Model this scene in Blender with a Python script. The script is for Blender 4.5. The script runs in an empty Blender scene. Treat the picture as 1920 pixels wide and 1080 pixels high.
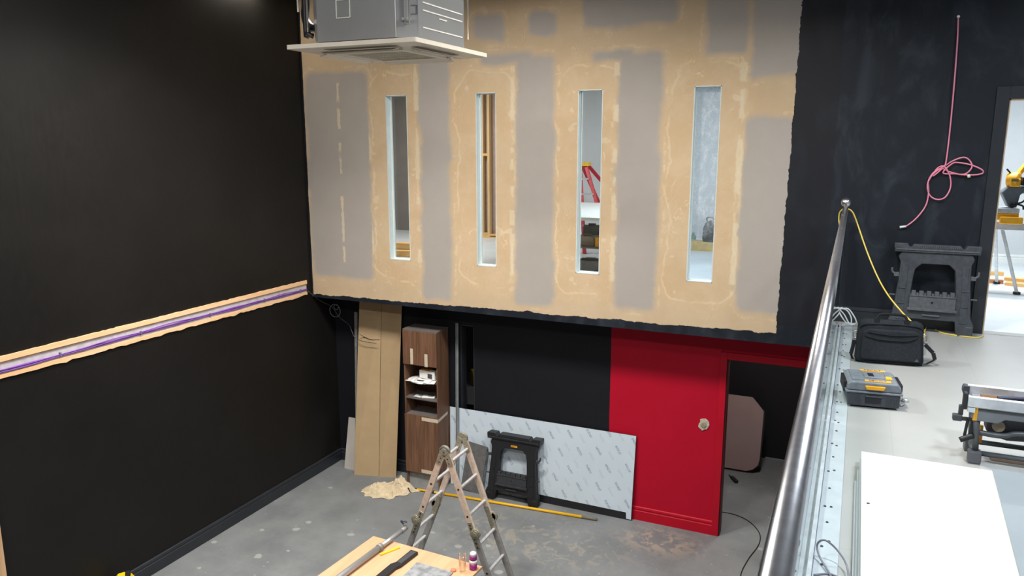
import bpy, bmesh, math, random
from mathutils import Vector, Matrix, Euler
random.seed(7)
S = bpy.context.scene
COL = S.collection
R = math.radians

# ------------------------------------------------------------------ camera
CAM_H = 4.42          # eye height above the lower floor
MZ = 2.72             # mezzanine floor level
LW = 8.30             # lower back wall plane
UW = 7.84             # upper back wall plane
LX = -6.40            # left wall plane
CEIL = 6.45
cd = bpy.data.cameras.new('camera'); cam = bpy.data.objects.new('camera', cd); COL.objects.link(cam)
cd.sensor_width = 36; cd.sensor_fit = 'HORIZONTAL'; cd.lens = 1435/1920*36
cd.clip_start = .05; cd.clip_end = 100
cam.location = (0, 0, CAM_H)
cam.rotation_euler = (R(90-10.8485), 0, R(24.309))
S.camera = cam

# ------------------------------------------------------------------ world, exposure, room lights
w = bpy.data.worlds.new('world'); S.world = w; w.use_nodes = True
w.node_tree.nodes['Background'].inputs[0].default_value = (.75, .85, 1, 1)
w.node_tree.nodes['Background'].inputs[1].default_value = .3
S.view_settings.view_transform = 'Standard'; S.view_settings.look = 'None'
S.view_settings.gamma = 1; S.view_settings.use_curve_mapping = False
S.view_settings.exposure = 0.38

def area(name, loc, size, power, col=(1, .97, .92), rot=(0, 0, 0), shape='DISK', sy=None, spread=180):
    l = bpy.data.lights.new(name, 'AREA'); l.shape = shape; l.size = size
    if sy: l.size_y = sy
    l.energy = power; l.color = col; l.spread = R(spread)
    o = bpy.data.objects.new(name, l); COL.objects.link(o); o.location = loc; o.rotation_euler = rot
    return o
WARM = (1, .955, .90); COOL = (.86, .94, 1)
# lamps under the ceiling of the tall room
area('hall_lamp', (-3.4, 5.2, 6.35), .5, 135, WARM, spread=162)
area('hall_lamp', (-4.9, 4.7, 6.35), .5, 90, WARM, spread=112)
area('hall_lamp', (-.7, 4.9, 6.35), .5, 80, WARM, spread=150)
area('hall_lamp', (-3.0, 0.4, 6.35), .6, 150, WARM, spread=180)
# lamps above the mezzanine
area('mezzanine_lamp', (1.3, 2.4, 6.35), .5, 85, COOL, spread=150)
area('mezzanine_lamp', (1.9, 5.4, 6.35), .5, 50, COOL, spread=150)
# tubes in the room behind the upper wall
area('back_room_lamp', (1.6, 10.4, 5.5), 1.4, 105, COOL, shape='RECTANGLE', sy=.3)
area('back_room_lamp', (-2.2, 9.6, 5.5), 1.0, 62, COOL, shape='RECTANGLE', sy=.3)
area('store_fill_light', (-.9, 9.2, 2.40), .3, 15, WARM)  # unseen fill light added to brighten the leaning tabletop
area('back_room_lamp', (-6.4, 10.6, 5.5), 1.0, 66, WARM, shape='RECTANGLE', sy=.3)

# ------------------------------------------------------------------ node material kit
class NT:
    def __init__(s, name):
        s.m = bpy.data.materials.new(name); s.m.use_nodes = True
        s.t = s.m.node_tree; s.n = s.t.nodes; s.l = s.t.links
        s.b = s.n['Principled BSDF']; s.out = s.n['Material Output']
        s._tc = None
    def co(s, kind='Object'):
        if not s._tc: s._tc = s.n.new('ShaderNodeTexCoord')
        return s._tc.outputs[kind]
    def put(s, sock, v):
        if v is None: return
        if isinstance(v, bpy.types.NodeSocket): s.l.new(v, sock)
        elif isinstance(v, (tuple, list)) and len(v) == 3 and sock.type == 'RGBA': sock.default_value = (*v, 1)
        else: sock.default_value = v
    def mth(s, op, a, b=None, c=None, clamp=False):
        n = s.n.new('ShaderNodeMath'); n.operation = op; n.use_clamp = clamp
        for i, v in enumerate((a, b, c)):
            if v is not None: s.put(n.inputs[i], v)
        return n.outputs[0]
    def xyz(s, v=None):
        n = s.n.new('ShaderNodeSeparateXYZ'); s.l.new(v or s.co(), n.inputs[0]); return n.outputs
    def comb(s, x, y, z):
        n = s.n.new('ShaderNodeCombineXYZ')
        for i, v in enumerate((x, y, z)): s.put(n.inputs[i], v)
        return n.outputs[0]
    def mapping(s, scale=(1, 1, 1), rot=(0, 0, 0), loc=(0, 0, 0), v=None):
        n = s.n.new('ShaderNodeMapping'); s.l.new(v or s.co(), n.inputs[0])
        n.inputs['Scale'].default_value = scale; n.inputs['Rotation'].default_value = rot; n.inputs['Location'].default_value = loc
        return n.outputs[0]
    def noise(s, scale=5, detail=4, rough=.5, v=None, dist=0):
        n = s.n.new('ShaderNodeTexNoise'); n.inputs['Scale'].default_value = scale
        n.inputs['Detail'].default_value = detail; n.inputs['Roughness'].default_value = rough
        n.inputs['Distortion'].default_value = dist
        s.l.new(v or s.co(), n.inputs['Vector']); return n.outputs['Fac']
    def voro(s, scale=5, v=None, out='Distance', rand=1):
        n = s.n.new('ShaderNodeTexVoronoi'); n.inputs['Scale'].default_value = scale
        n.inputs['Randomness'].default_value = rand
        s.l.new(v or s.co(), n.inputs['Vector']); return n.outputs[out]
    def sstep(s, x, a, b, lo=0., hi=1.):
        n = s.n.new('ShaderNodeMapRange'); n.interpolation_type = 'SMOOTHSTEP'
        s.put(n.inputs[0], x); n.inputs[1].default_value = a; n.inputs[2].default_value = b
        n.inputs[3].default_value = lo; n.inputs[4].default_value = hi
        return n.outputs[0]
    def mix(s, f, a, b):
        n = s.n.new('ShaderNodeMix'); n.data_type = 'RGBA'
        s.put(n.inputs[0], f); s.put(n.inputs[6], a); s.put(n.inputs[7], b); return n.outputs[2]
    def bump(s, h, strength=.3, dist=.01):
        n = s.n.new('ShaderNodeBump'); n.inputs['Strength'].default_value = strength; n.inputs['Distance'].default_value = dist
        s.l.new(h, n.inputs['Height']); s.l.new(n.outputs[0], s.b.inputs['Normal'])
    def set(s, color=None, rough=None, metal=None, spec=None, **k):
        s.put(s.b.inputs['Base Color'], color); s.put(s.b.inputs['Roughness'], rough)
        s.put(s.b.inputs['Metallic'], metal); s.put(s.b.inputs['Specular IOR Level'], spec)
        for a, v in k.items(): s.put(s.b.inputs[a], v)
        return s

def lin(r, g, b):
    f = lambda c: (c/255/12.92) if c/255 <= .04045 else ((c/255+.055)/1.055)**2.4
    return (f(r), f(g), f(b))

def simple(name, rgb, rough=.5, metal=0, var=.12, scale=14, spec=.5, bump=0, **k):
    """a plain surface with a little procedural mottling"""
    t = NT(name); c = lin(*rgb)
    f = t.noise(scale, 5, .6)
    f = t.sstep(f, .3, .7)
    col = t.mix(f, tuple(x*(1-var) for x in c), tuple(min(1, x*(1+var)) for x in c))
    t.set(col, rough, metal, spec, **k)
    if bump: t.bump(t.noise(scale*8, 3, .6), bump, .002)
    return t.m

# ------------------------------------------------------------------ mesh kit
class MB:
    def __init__(s, xf=None):
        s.bm = bmesh.new(); s.xf = xf or Matrix()
    def _v(s, p): return s.bm.verts.new(p)
    def face(s, vs, mi=0, smooth=False):
        try: f = s.bm.faces.new(vs)
        except ValueError: return
        f.material_index = mi; f.smooth = smooth; return f
    def box(s, c, d, rot=None, mi=0):
        m = Matrix.Translation(c)
        if rot: m = m @ Euler(rot).to_matrix().to_4x4()
        v = [s._v(m @ Vector((x*d[0]/2, y*d[1]/2, z*d[2]/2))) for x in (-1, 1) for y in (-1, 1) for z in (-1, 1)]
        for q in ((0, 1, 3, 2), (4, 6, 7, 5), (0, 4, 5, 1), (2, 3, 7, 6), (0, 2, 6, 4), (1, 5, 7, 3)):
            s.face([v[i] for i in q], mi)
        return s
    def span(s, a, b, mi=0):
        return s.box(tuple((a[i]+b[i])/2 for i in range(3)), tuple(abs(b[i]-a[i]) for i in range(3)), None, mi)
    def beam(s, a, b, wx, wy, up=(0, 0, 1), mi=0):
        """rectangular bar from a to b; wx across, wy along 'up'"""
        a, b = Vector(a), Vector(b); d = (b-a).normalized(); up = Vector(up)
        x = d.cross(up).normalized(); y = x.cross(d).normalized()
        rings = [[s._v(p + x*sx*wx/2 + y*sy*wy/2) for sx, sy in ((-1, -1), (1, -1), (1, 1), (-1, 1))] for p in (a, b)]
        for i in range(4): s.face([rings[0][i], rings[0][(i+1) % 4], rings[1][(i+1) % 4], rings[1][i]], mi)
        s.face(rings[0][::-1], mi); s.face(rings[1], mi); return s
    def cyl(s, a, b, r0, r1=None, seg=20, mi=0, cap=True):
        r1 = r0 if r1 is None else r1
        a, b = Vector(a), Vector(b); d = (b-a).normalized()
        x = d.orthogonal().normalized(); y = d.cross(x)
        A = []; B = []
        for i in range(seg):
            t = 2*math.pi*i/seg; o = x*math.cos(t)+y*math.sin(t)
            A.append(s._v(a+o*r0)); B.append(s._v(b+o*r1))
        for i in range(seg): s.face([A[i], A[(i+1) % seg], B[(i+1) % seg], B[i]], mi, True)
        if cap: s.face(A[::-1], mi); s.face(B, mi)
        return s
    def tube(s, pts, r, seg=8, mi=0, sub=6, closed=False):
        P = [Vector(p) for p in pts]
        if sub > 1 and len(P) > 2:
            Q = []; n = len(P)
            for i in range(n-1 if not closed else n):
                p0 = P[i-1] if (i > 0 or closed) else P[0]; p1 = P[i]; p2 = P[(i+1) % n]
                p3 = P[(i+2) % n] if (i+2 < n or closed) else P[-1]
                for k in range(sub):
                    t = k/sub
                    Q.append(.5*((2*p1)+(-p0+p2)*t+(2*p0-5*p1+4*p2-p3)*t*t+(-p0+3*p1-3*p2+p3)*t**3))
            if not closed: Q.append(P[-1])
            P = Q
        rings = []; n = len(P); x = None
        for i, p in enumerate(P):
            a = P[i-1] if (i > 0 or closed) else p; b = P[(i+1) % n] if (i < n-1 or closed) else p
            d = (b-a)
            d = d.normalized() if d.length > 1e-9 else Vector((0, 0, 1))
            if x is None: x = d.orthogonal().normalized()
            x = (x - d*x.dot(d)).normalized(); y = d.cross(x)
            rings.append([s._v(p + (x*math.cos(2*math.pi*k/seg)+y*math.sin(2*math.pi*k/seg))*r) for k in range(seg)])
        m = n if closed else n-1
        for i in range(m):
            for k in range(seg):
                s.face([rings[i][k], rings[i][(k+1) % seg], rings[(i+1) % n][(k+1) % seg], rings[(i+1) % n][k]], mi, True)
        if not closed: s.face(rings[0][::-1], mi); s.face(rings[-1], mi)
        return s
    def prism(s, outer, holes=(), d=(0, .02), plane='xz', mi=0):
        """extrude a 2D outline (with holes) between the two depths d"""
        f3 = {'xz': lambda u, v, w: (u, w, v), 'xy': lambda u, v, w: (u, v, w), 'yz': lambda u, v, w: (w, u, v)}[plane]
        tmp = bmesh.new(); loops = []
        for lp in [outer]+list(holes):
            vs = [tmp.verts.new((u, v, 0)) for u, v in lp]; loops.append(vs)
            for i in range(len(vs)): tmp.edges.new((vs[i], vs[(i+1) % len(vs)]))
        bmesh.ops.triangle_fill(tmp, use_beauty=True, use_dissolve=False, edges=tmp.edges[:], normal=(0, 0, 1))
        tmp.verts.index_update()
        lo = [s._v(f3(v.co.x, v.co.y, d[0])) for v in tmp.verts]; hi = [s._v(f3(v.co.x, v.co.y, d[1])) for v in tmp.verts]
        for f in tmp.faces:
            s.face([lo[v.index] for v in f.verts][::-1], mi); s.face([hi[v.index] for v in f.verts], mi)
        for vs in loops:
            for i in range(len(vs)):
                a, b = vs[i].index, vs[(i+1) % len(vs)].index
                s.face([lo[a], lo[b], hi[b], hi[a]], mi)
        tmp.free(); return s
    def lathe(s, prof, c=(0, 0, 0), seg=24, mi=0, axis='z'):
        ax = {'z': lambda r, t, h: (r*math.cos(t), r*math.sin(t), h), 'y': lambda r, t, h: (r*math.cos(t), h, r*math.sin(t))}[axis]
        rings = []
        for r, h in prof:
            rings.append([s._v(Vector(c)+Vector(ax(max(r, 1e-4), 2*math.pi*k/seg, h))) for k in range(seg)])
        for i in range(len(rings)-1):
            for k in range(seg):
                s.face([rings[i][k], rings[i][(k+1) % seg], rings[i+1][(k+1) % seg], rings[i+1][k]], mi, True)
        s.face(rings[0][::-1], mi); s.face(rings[-1], mi); return s
    def grid(s, fn, nu, nv, mi=0, smooth=True, wrap=False):
        V = [[s._v(fn(i/nu, j/nv)) for j in range(nv+1)] for i in range(nu+1)]
        for i in range(nu):
            for j in range(nv): s.face([V[i][j], V[i+1][j], V[i+1][j+1], V[i][j+1]], mi, smooth)
        return s
    def build(s, name, mats, parent=None, bevel=0, seg=2, solid=0, subd=0, doubles=False):
        if doubles: bmesh.ops.remove_doubles(s.bm, verts=s.bm.verts[:], dist=1e-5)
        bmesh.ops.recalc_face_normals(s.bm, faces=s.bm.faces[:])
        off = Vector((0, 0, 0)); p = parent
        while p is not None: off += p.location; p = p.parent
        for v in s.bm.verts: v.co = (s.xf @ v.co) - off
        me = bpy.data.meshes.new(name); s.bm.to_mesh(me); s.bm.free()
        for m in (mats if isinstance(mats, (list, tuple)) else [mats]): me.materials.append(m)
        o = bpy.data.objects.new(name, me); COL.objects.link(o)
        if parent is not None: o.parent = parent
        if solid:
            md = o.modifiers.new('solid', 'SOLIDIFY'); md.thickness = solid; md.offset = 0
        if subd:
            md = o.modifiers.new('sub', 'SUBSURF'); md.levels = subd; md.render_levels = subd
        if bevel:
            md = o.modifiers.new('bevel', 'BEVEL'); md.width = bevel; md.segments = seg
            md.limit_method = 'ANGLE'; md.angle_limit = R(40)
        return o

def tag(o, label=None, cat=None, group=None, kind=None):
    if label: o['label'] = label
    if cat: o['category'] = cat
    if group: o['group'] = group
    if kind: o['kind'] = kind
    return o
def root(name, loc, label, cat, group=None):
    o = bpy.data.objects.new(name, None); COL.objects.link(o); o.location = loc; o.empty_display_size = .1
    return tag(o, label, cat, group)
def struct(name, mb, m, **k):
    return tag(mb.build(name, m, **k), kind='structure')
def rrect(x0, z0, x1, z1, r, n=5):
    out = []
    for cx, cz, a0 in ((x1-r, z1-r, 0), (x0+r, z1-r, 90), (x0+r, z0+r, 180), (x1-r, z0+r, 270)):
        for k in range(n+1):
            a = R(a0+90*k/n); out.append((cx+r*math.cos(a), cz+r*math.sin(a)))
    return out
def text_mesh(body, size, name, mat, parent, M, depth=.0006, bold=.0):
    cu = bpy.data.curves.new(name, 'FONT'); cu.body = body; cu.size = size; cu.align_x = 'CENTER'; cu.align_y = 'CENTER'
    cu.extrude = depth; cu.offset = bold
    tmp = bpy.data.objects.new('tmp', cu); COL.objects.link(tmp)
    bpy.context.view_layer.update()
    me = bpy.data.meshes.new_from_object(tmp.evaluated_get(bpy.context.evaluated_depsgraph_get()))
    bpy.data.objects.remove(tmp)
    off = Vector((0, 0, 0)); p = parent
    while p is not None: off += p.location; p = p.parent
    for v in me.vertices: v.co = (M @ v.co) - off
    me.materials.clear(); me.materials.append(mat)
    o = bpy.data.objects.new(name, me); COL.objects.link(o); o.parent = parent
    return o

# ------------------------------------------------------------------ materials
def m_black_wall():
    t = NT('black_wall_paint')
    f = t.noise(1.2, 4, .6); g = t.noise(30, 3, .6, v=t.mapping((1, 1, .25)))
    col = t.mix(t.sstep(f, .3, .7), (.0075, .0072, .0068), (.010, .0095, .009))
    t.set(col, t.sstep(g, .2, .8, .45, .56), spec=.25)
    t.bump(t.noise(140, 2, .5), .06, .002); return t.m
def m_lower_wall():
    t = NT('black_and_red_paint'); X, Y_, Z_ = t.xyz()
    g = t.noise(2.0, 4, .6)
    black = t.mix(g, (.008, .009, .012), (.0125, .0135, .018))
    red = t.mix(g, (.42, .003, .020), (.49, .004, .026))
    wob = t.mth('MULTIPLY_ADD', t.noise(8, 2), .006, -2.49)
    isred = t.mth('GREATER_THAN', X, wob)
    t.set(t.mix(isred, black, red), .55, spec=.2)
    t.bump(t.noise(120, 2, .5), .05, .002); return t.m
def m_red():
    return simple('red_paint', (178, 12, 32), .42, var=.06, scale=3)
def m_plaster():
    t = NT('taped_plasterboard'); X, Y_, Z_ = t.xyz()
    n1 = t.noise(3.0, 4, .55); n2 = t.noise(9, 5, .65); n3 = t.noise(26, 4, .6)
    wx = t.mth('MULTIPLY_ADD', n1, .10, -.05); wz = t.mth('MULTIPLY_ADD', t.noise(2.6, 3, .5, v=t.mapping(loc=(5, 3, 9))), .12, -.06)
    wx = t.mth('ADD', wx, t.mth('MULTIPLY_ADD', n3, .02, -.01))
    x = t.mth('ADD', X, wx); z = t.mth('ADD', Z_, wz)
    # bare board areas: (x0, x1, z0, z1, corner radius)
    rects = [(-6.34, -5.44, 2.74, 5.24, .08), (-4.70, -4.33, 2.56, 5.36, .05), (-3.48, -3.05, 2.62, 5.32, .05),
             (-2.33, -1.90, 2.66, 5.30, .05), (-1.05, -.60, 2.72, 4.65, .10), (-1.02, -.55, 5.03, 6.3, .05),
             (-1.46, -1.10, 5.26, 6.3, .05), (-3.99, -3.64, 5.52, 5.76, .05), (-3.33, -3.04, 5.54, 5.75, .05), (-2.72, -1.78, 5.58, 6.2, .05), (-3.92, -3.30, 5.25, 5.36, .04), (-2.62, -2.2, 5.24, 5.33, .04)]
    d = None
    for x0, x1, z0, z1, r in rects:
        ax = t.mth('SUBTRACT', t.mth('ABSOLUTE', t.mth('SUBTRACT', x, (x0+x1)/2)), (x1-x0)/2-r)
        az = t.mth('SUBTRACT', t.mth('ABSOLUTE', t.mth('SUBTRACT', z, (z0+z1)/2)), (z1-z0)/2-r)
        ax0 = t.mth('MAXIMUM', ax, 0.); az0 = t.mth('MAXIMUM', az, 0.)
        ln = t.mth('SQRT', t.mth('ADD', t.mth('MULTIPLY', ax0, ax0), t.mth('MULTIPLY', az0, az0)))
        e = t.mth('SUBTRACT', t.mth('ADD', ln, t.mth('MINIMUM', t.mth('MAXIMUM', ax, az), 0.)), r)
        d = e if d is None else t.mth('MINIMUM', d, e)
    thin = t.sstep(t.noise(2.3, 3, .6, v=t.mapping(loc=(2, 7, 1))), .45, .6)
    comp = t.sstep(t.mth('SUBTRACT', d, t.mth('MULTIPLY', thin, .022)), -.035, .05)              # 0 bare board, 1 jointing compound
    board = t.mix(n1, (.375, .34, .305), (.44, .40, .365))
    cc = t.mix(t.sstep(n2, .25, .8), (.59, .44, .275), (.64, .49, .325))
    cc = t.mix(t.mth('MULTIPLY', t.sstep(n1, .40, .66), .6), cc, (.56, .40, .235))
    col = t.mix(comp, board, cc)
    blob = t.mth('MULTIPLY', t.sstep(t.noise(5.5, 2, .4, v=t.mapping((1, 1, 1.3), loc=(4, 4, 4))), .68, .71), comp)
    col = t.mix(t.mth('MULTIPLY', blob, .35), col, (.78, .68, .50))
    # thin feathered ridge where a coat of compound ends
    ridge = t.mth('MULTIPLY', t.sstep(t.mth('ABSOLUTE', t.mth('SUBTRACT', d, .06)), 0., .022, 1., 0.), t.sstep(n2, .50, .62))
    col = t.mix(t.mth('MULTIPLY', ridge, .65), col, (.74, .58, .37))
    # smears left by the trowel
    sm = t.noise(4.5, 2, .4, v=t.mapping((1, 1, .55)), dist=2.2)
    band = t.sstep(t.mth('ABSOLUTE', t.mth('SUBTRACT', sm, .5)), 0., .012, 1., 0.)
    band = t.mth('MULTIPLY', band, t.mth('MULTIPLY', t.sstep(t.noise(2.2, 2), .52, .62), comp))
    col = t.mix(t.mth('MULTIPLY', band, .7), col, (.76, .6, .4))
    # rounded trowel edge around every window
    dw = None
    for x0, x1, z0, z1 in ((-5.178, -4.885, 3.0, 4.95), (-3.985, -3.735, 3.0, 4.95), (-2.775, -2.505, 3.0, 4.95), (-1.565, -1.302, 3.0, 4.955)):
        ax = t.mth('MAXIMUM', t.mth('SUBTRACT', t.mth('ABSOLUTE', t.mth('SUBTRACT', x, (x0+x1)/2)), (x1-x0)/2), 0.)
        az = t.mth('MAXIMUM', t.mth('SUBTRACT', t.mth('ABSOLUTE', t.mth('SUBTRACT', z, (z0+z1)/2)), (z1-z0)/2), 0.)
        e = t.mth('SQRT', t.mth('ADD', t.mth('MULTIPLY', ax, ax), t.mth('MULTIPLY', az, az)))
        dw = e if dw is None else t.mth('MINIMUM', dw, e)
    rw = t.sstep(t.mth('ABSOLUTE', t.mth('SUBTRACT', dw, t.mth('MULTIPLY_ADD', n1, .16, .15))), 0., .022, 1., 0.)
    rw = t.mth('MULTIPLY', rw, t.mth('MULTIPLY', t.sstep(t.noise(3.4, 3, .5, v=t.mapping(loc=(9, 1, 4))), .42, .56), comp))
    col = t.mix(t.mth('MULTIPLY', rw, .6), col, (.74, .60, .40))
    col = t.mix(t.mth('MULTIPLY', t.sstep(dw, .25, .40), t.mth('MULTIPLY', comp, .28)), col, (.50, .40, .29))
    # columns of filled screw heads and patched seams
    dabs = None
    for cx, sp, wd in ((-5.86, 5.2, .026), (-4.76, 5.0, .038), (-3.54, 5.6, .034), (-2.36, 4.4, .036), (-1.10, 4.6, .038), (-5.42, 2.0, .018)):
        dx = t.mth('ABSOLUTE', t.mth('SUBTRACT', X, t.mth('MULTIPLY_ADD', n3, .03, cx-.015)))
        nz = t.noise(sp, 1, .3, v=t.comb(cx*3.1, 0., Z_))
        e = t.mth('MULTIPLY', t.sstep(t.mth('ADD', dx, t.mth('MULTIPLY_ADD', n2, wd*2.4, -wd*1.2)), wd*.45, wd*1.0, 1., 0.), t.sstep(t.mth('ADD', nz, t.mth('MULTIPLY_ADD', n3, .12, -.06)), .46, .53))
        dabs = e if dabs is None else t.mth('MAXIMUM', dabs, e)
    zl = t.mth('MULTIPLY', t.sstep(Z_, 2.8, 2.9), t.sstep(Z_, 5.2, 5.3, 1., 0.))
    dabs = t.mth('MULTIPLY', dabs, zl)
    col = t.mix(t.mth('MULTIPLY', dabs, .75), col, t.mix(n2, (.66, .52, .31), (.74, .68, .54)))
    # black paint cut in around the unpainted area, ragged brush edge
    rag = t.noise(11, 5, .75); rag2 = t.noise(3.5, 3, .6)
    off = t.mth('ADD', t.mth('MULTIPLY_ADD', rag, .05, -.025), t.mth('MULTIPLY_ADD', rag2, .06, -.03))
    pz = t.mth('LESS_THAN', Z_, t.mth('ADD', t.mth('MULTIPLY_ADD', t.mth('ADD', X, 6.4), .011, 2.472), off))
    slope = t.mth('MULTIPLY_ADD', t.mth('SUBTRACT', Z_, 2.5), .012, -.655)
    px = t.mth('GREATER_THAN', X, t.mth('ADD', slope, off))
    pl = t.mth('LESS_THAN', X, t.mth('MULTIPLY_ADD', off, .3, -6.375))
    paint = t.mth('MAXIMUM', pz, t.mth('MAXIMUM', px, pl))
    streak = t.noise(2.6, 6, .62, v=t.mapping((1.5, 1, .8), loc=(2, 0, 4)), dist=.9)
    pc = t.mix(t.sstep(streak, .42, .72), (.0105, .014, .021), (.026, .034, .046))
    inner = t.mth('LESS_THAN', X, t.mth('ADD', -.24, t.mth('MULTIPLY', off, .8)))
    zz = t.mth('GREATER_THAN', Z_, 2.62)
    pc = t.mix(t.mth('MULTIPLY', t.mth('MULTIPLY', inner, zz), .7), pc, (.013, .0128, .0165))
    col = t.mix(paint, col, pc)
    t.set(col, t.mth('MULTIPLY_ADD', paint, -.36, .88), spec=.26)
    h = t.mth('ADD', t.mth('MULTIPLY', comp, .6), t.mth('ADD', t.mth('MULTIPLY', dabs, .3), t.mth('MULTIPLY', n3, .12)))
    t.bump(h, .15, .004); return t.m
def m_floor():
    t = NT('grey_floor'); X, Y_, Z_ = t.xyz()
    n = t.noise(1.6, 6, .65); n2 = t.noise(14, 5, .7)
    c = t.mix(t.sstep(n, .3, .7), (.168, .180, .186), (.228, .240, .244))
    c = t.mix(t.mth('MULTIPLY', n2, .2), c, (.10, .10, .10))
    # vinyl tile joints
    def joint(v, per, off):
        q = t.mth('ABSOLUTE', t.mth('SUBTRACT', t.mth('FRACT', t.mth('DIVIDE', t.mth('ADD', v, off), per)), .5))
        return t.mth('GREATER_THAN', q, .5-.0035/per)
    j = t.mth('MAXIMUM', joint(X, .6, 20.13), joint(Y_, .6, 20.18))
    c = t.mix(t.mth('MULTIPLY', j, .30), c, (.26, .26, .25))
    # paint drips and plaster dust
    v = t.voro(3.2, v=t.mapping((1, 1.2, 1))); rnd = t.voro(3.2, v=t.mapping((1, 1.2, 1)), out='Color')
    rr = t.xyz(rnd)[0]
    wob = t.mth('MULTIPLY_ADD', t.noise(22, 3), .16, -.08)
    spot = t.mth('LESS_THAN', t.mth('ADD', v, wob), t.mth('MULTIPLY_ADD', rr, .20, -.045))
    v2 = t.voro(12); r2 = t.xyz(t.voro(12, out='Color'))[1]
    spot2 = t.mth('LESS_THAN', v2, t.mth('MULTIPLY_ADD', r2, .42, -.235))
    c = t.mix(t.mth('MULTIPLY', spot, .75), c, (.36, .37, .35))
    c = t.mix(t.mth('MULTIPLY', spot2, .6), c, (.34, .34, .33))
    dx = t.mth('ADD', X, 3.1); dy = t.mth('SUBTRACT', Y_, 7.35)
    dd = t.mth('SQRT', t.mth('ADD', t.mth('MULTIPLY', t.mth('MULTIPLY', dx, dx), .22), t.mth('MULTIPLY', dy, dy)))
    dust = t.mth('MULTIPLY', t.sstep(dd, .2, .75, 1., 0.), t.sstep(t.noise(6, 5, .6, dist=1.5), .52, .60))
    c = t.mix(t.mth('MULTIPLY', dust, .5), c, (.36, .32, .25))
    dx = t.mth('ADD', X, 1.75); dy = t.mth('SUBTRACT', Y_, 7.9)
    dd = t.mth('SQRT', t.mth('ADD', t.mth('MULTIPLY', t.mth('MULTIPLY', dx, dx), .35), t.mth('MULTIPLY', dy, dy)))
    dust = t.mth('MULTIPLY', t.sstep(dd, .05, .42, 1., 0.), t.sstep(t.noise(7, 5, .6, dist=1.2), .48, .56))
    c = t.mix(t.mth('MULTIPLY', dust, .65), c, (.42, .34, .26))
    t.set(c, t.sstep(n, .3, .7, .5, .68), spec=.4); t.bump(n2, .08, .003); return t.m
def m_mezz_floor():
    t = NT('pale_board_floor'); X, Y_, Z_ = t.xyz()
    n = t.noise(1.8, 5, .6); n2 = t.noise(10, 5, .7)
    c = t.mix(n, (.32, .32, .31), (.41, .41, .40))
    def joint(v, per, off):
        q = t.mth('ABSOLUTE', t.mth('SUBTRACT', t.mth('FRACT', t.mth('DIVIDE', t.mth('ADD', v, off), per)), .5))
        return t.mth('GREATER_THAN', q, .5-.0025/per)
    j = t.mth('MAXIMUM', joint(X, .6, 20.12), joint(Y_, 2.4, 20.7))
    c = t.mix(t.mth('MULTIPLY', j, .5), c, (.3, .29, .27))
    v = t.voro(7); r2 = t.xyz(t.voro(7, out='Color'))[1]
    spot = t.mth('LESS_THAN', v, t.mth('MULTIPLY_ADD', r2, .3, -.24))
    c = t.mix(t.mth('MULTIPLY', spot, .6), c, (.28, .26, .23))
    sc = t.mth('MULTIPLY', t.sstep(t.noise(3, 4, .6, dist=1.5), .60, .66), .22)
    c = t.mix(sc, c, (.38, .36, .33))
    t.set(c, .42, spec=.45); return t.m
def m_wood(name, a, b, axis='z', scale=1., rough=.5, fine=1.):
    t = NT(name)
    s = {'z': (14, 14, .7), 'y': (14, .7, 14), 'x': (.7, 14, 14)}[axis]
    v = t.mapping(tuple(q*scale for q in s))
    n = t.noise(1.6, 6, .6, v=v, dist=.6); n2 = t.noise(7, 3, .7, v=v)
    c = t.mix(t.sstep(n, .32, .68), lin(*a), lin(*b))
    c = t.mix(t.mth('MULTIPLY', t.sstep(n2, .5, .75), .3*fine), c, tuple(x*.55 for x in lin(*a)))
    t.set(c, rough, spec=.35); t.bump(n2, .08, .001); return t.m
def m_film():
    t = NT('blue_protective_film'); X, Y_, Z_ = t.xyz()
    a = R(58)
    u = t.mth('ADD', t.mth('MULTIPLY', X, math.cos(a)), t.mth('MULTIPLY', Z_, -math.sin(a)))
    v = t.mth('ADD', t.mth('MULTIPLY', X, math.sin(a)), t.mth('MULTIPLY', Z_, math.cos(a)))
    row = t.mth('FLOOR', t.mth('DIVIDE', v, .115))
    sh = t.mth('MULTIPLY', t.mth('FRACT', t.mth('MULTIPLY', row, .37)), .33)
    uu = t.mth('FRACT', t.mth('DIVIDE', t.mth('ADD', u, sh), .235)); vv = t.mth('FRACT', t.mth('DIVIDE', v, .115))
    inu = t.mth('MULTIPLY', t.mth('GREATER_THAN', uu, .12), t.mth('LESS_THAN', uu, .60))
    inv = t.mth('MULTIPLY', t.mth('GREATER_THAN', vv, .30), t.mth('LESS_THAN', vv, .56))
    let = t.mth('GREATER_THAN', t.noise(95, 1, .3, v=t.comb(u, v, 0.)), .47)
    even = t.mth('GREATER_THAN', t.mth('FRACT', t.mth('MULTIPLY', row, .5)), .25)
    mark = t.mth('MULTIPLY', t.mth('MULTIPLY', inu, inv), let)
    mark = t.mth('MULTIPLY', mark, t.mth('MULTIPLY_ADD', even, .55, .22))
    n = t.noise(2.4, 4, .6)
    c = t.mix(n, (.56, .66, .74), (.68, .76, .83))
    c = t.mix(t.mth('MULTIPLY', mark, .85), c, (.16, .24, .34))
    t.set(c, .28, spec=.5); t.bump(t.noise(6, 3, .5), .15, .004); return t.m
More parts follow.
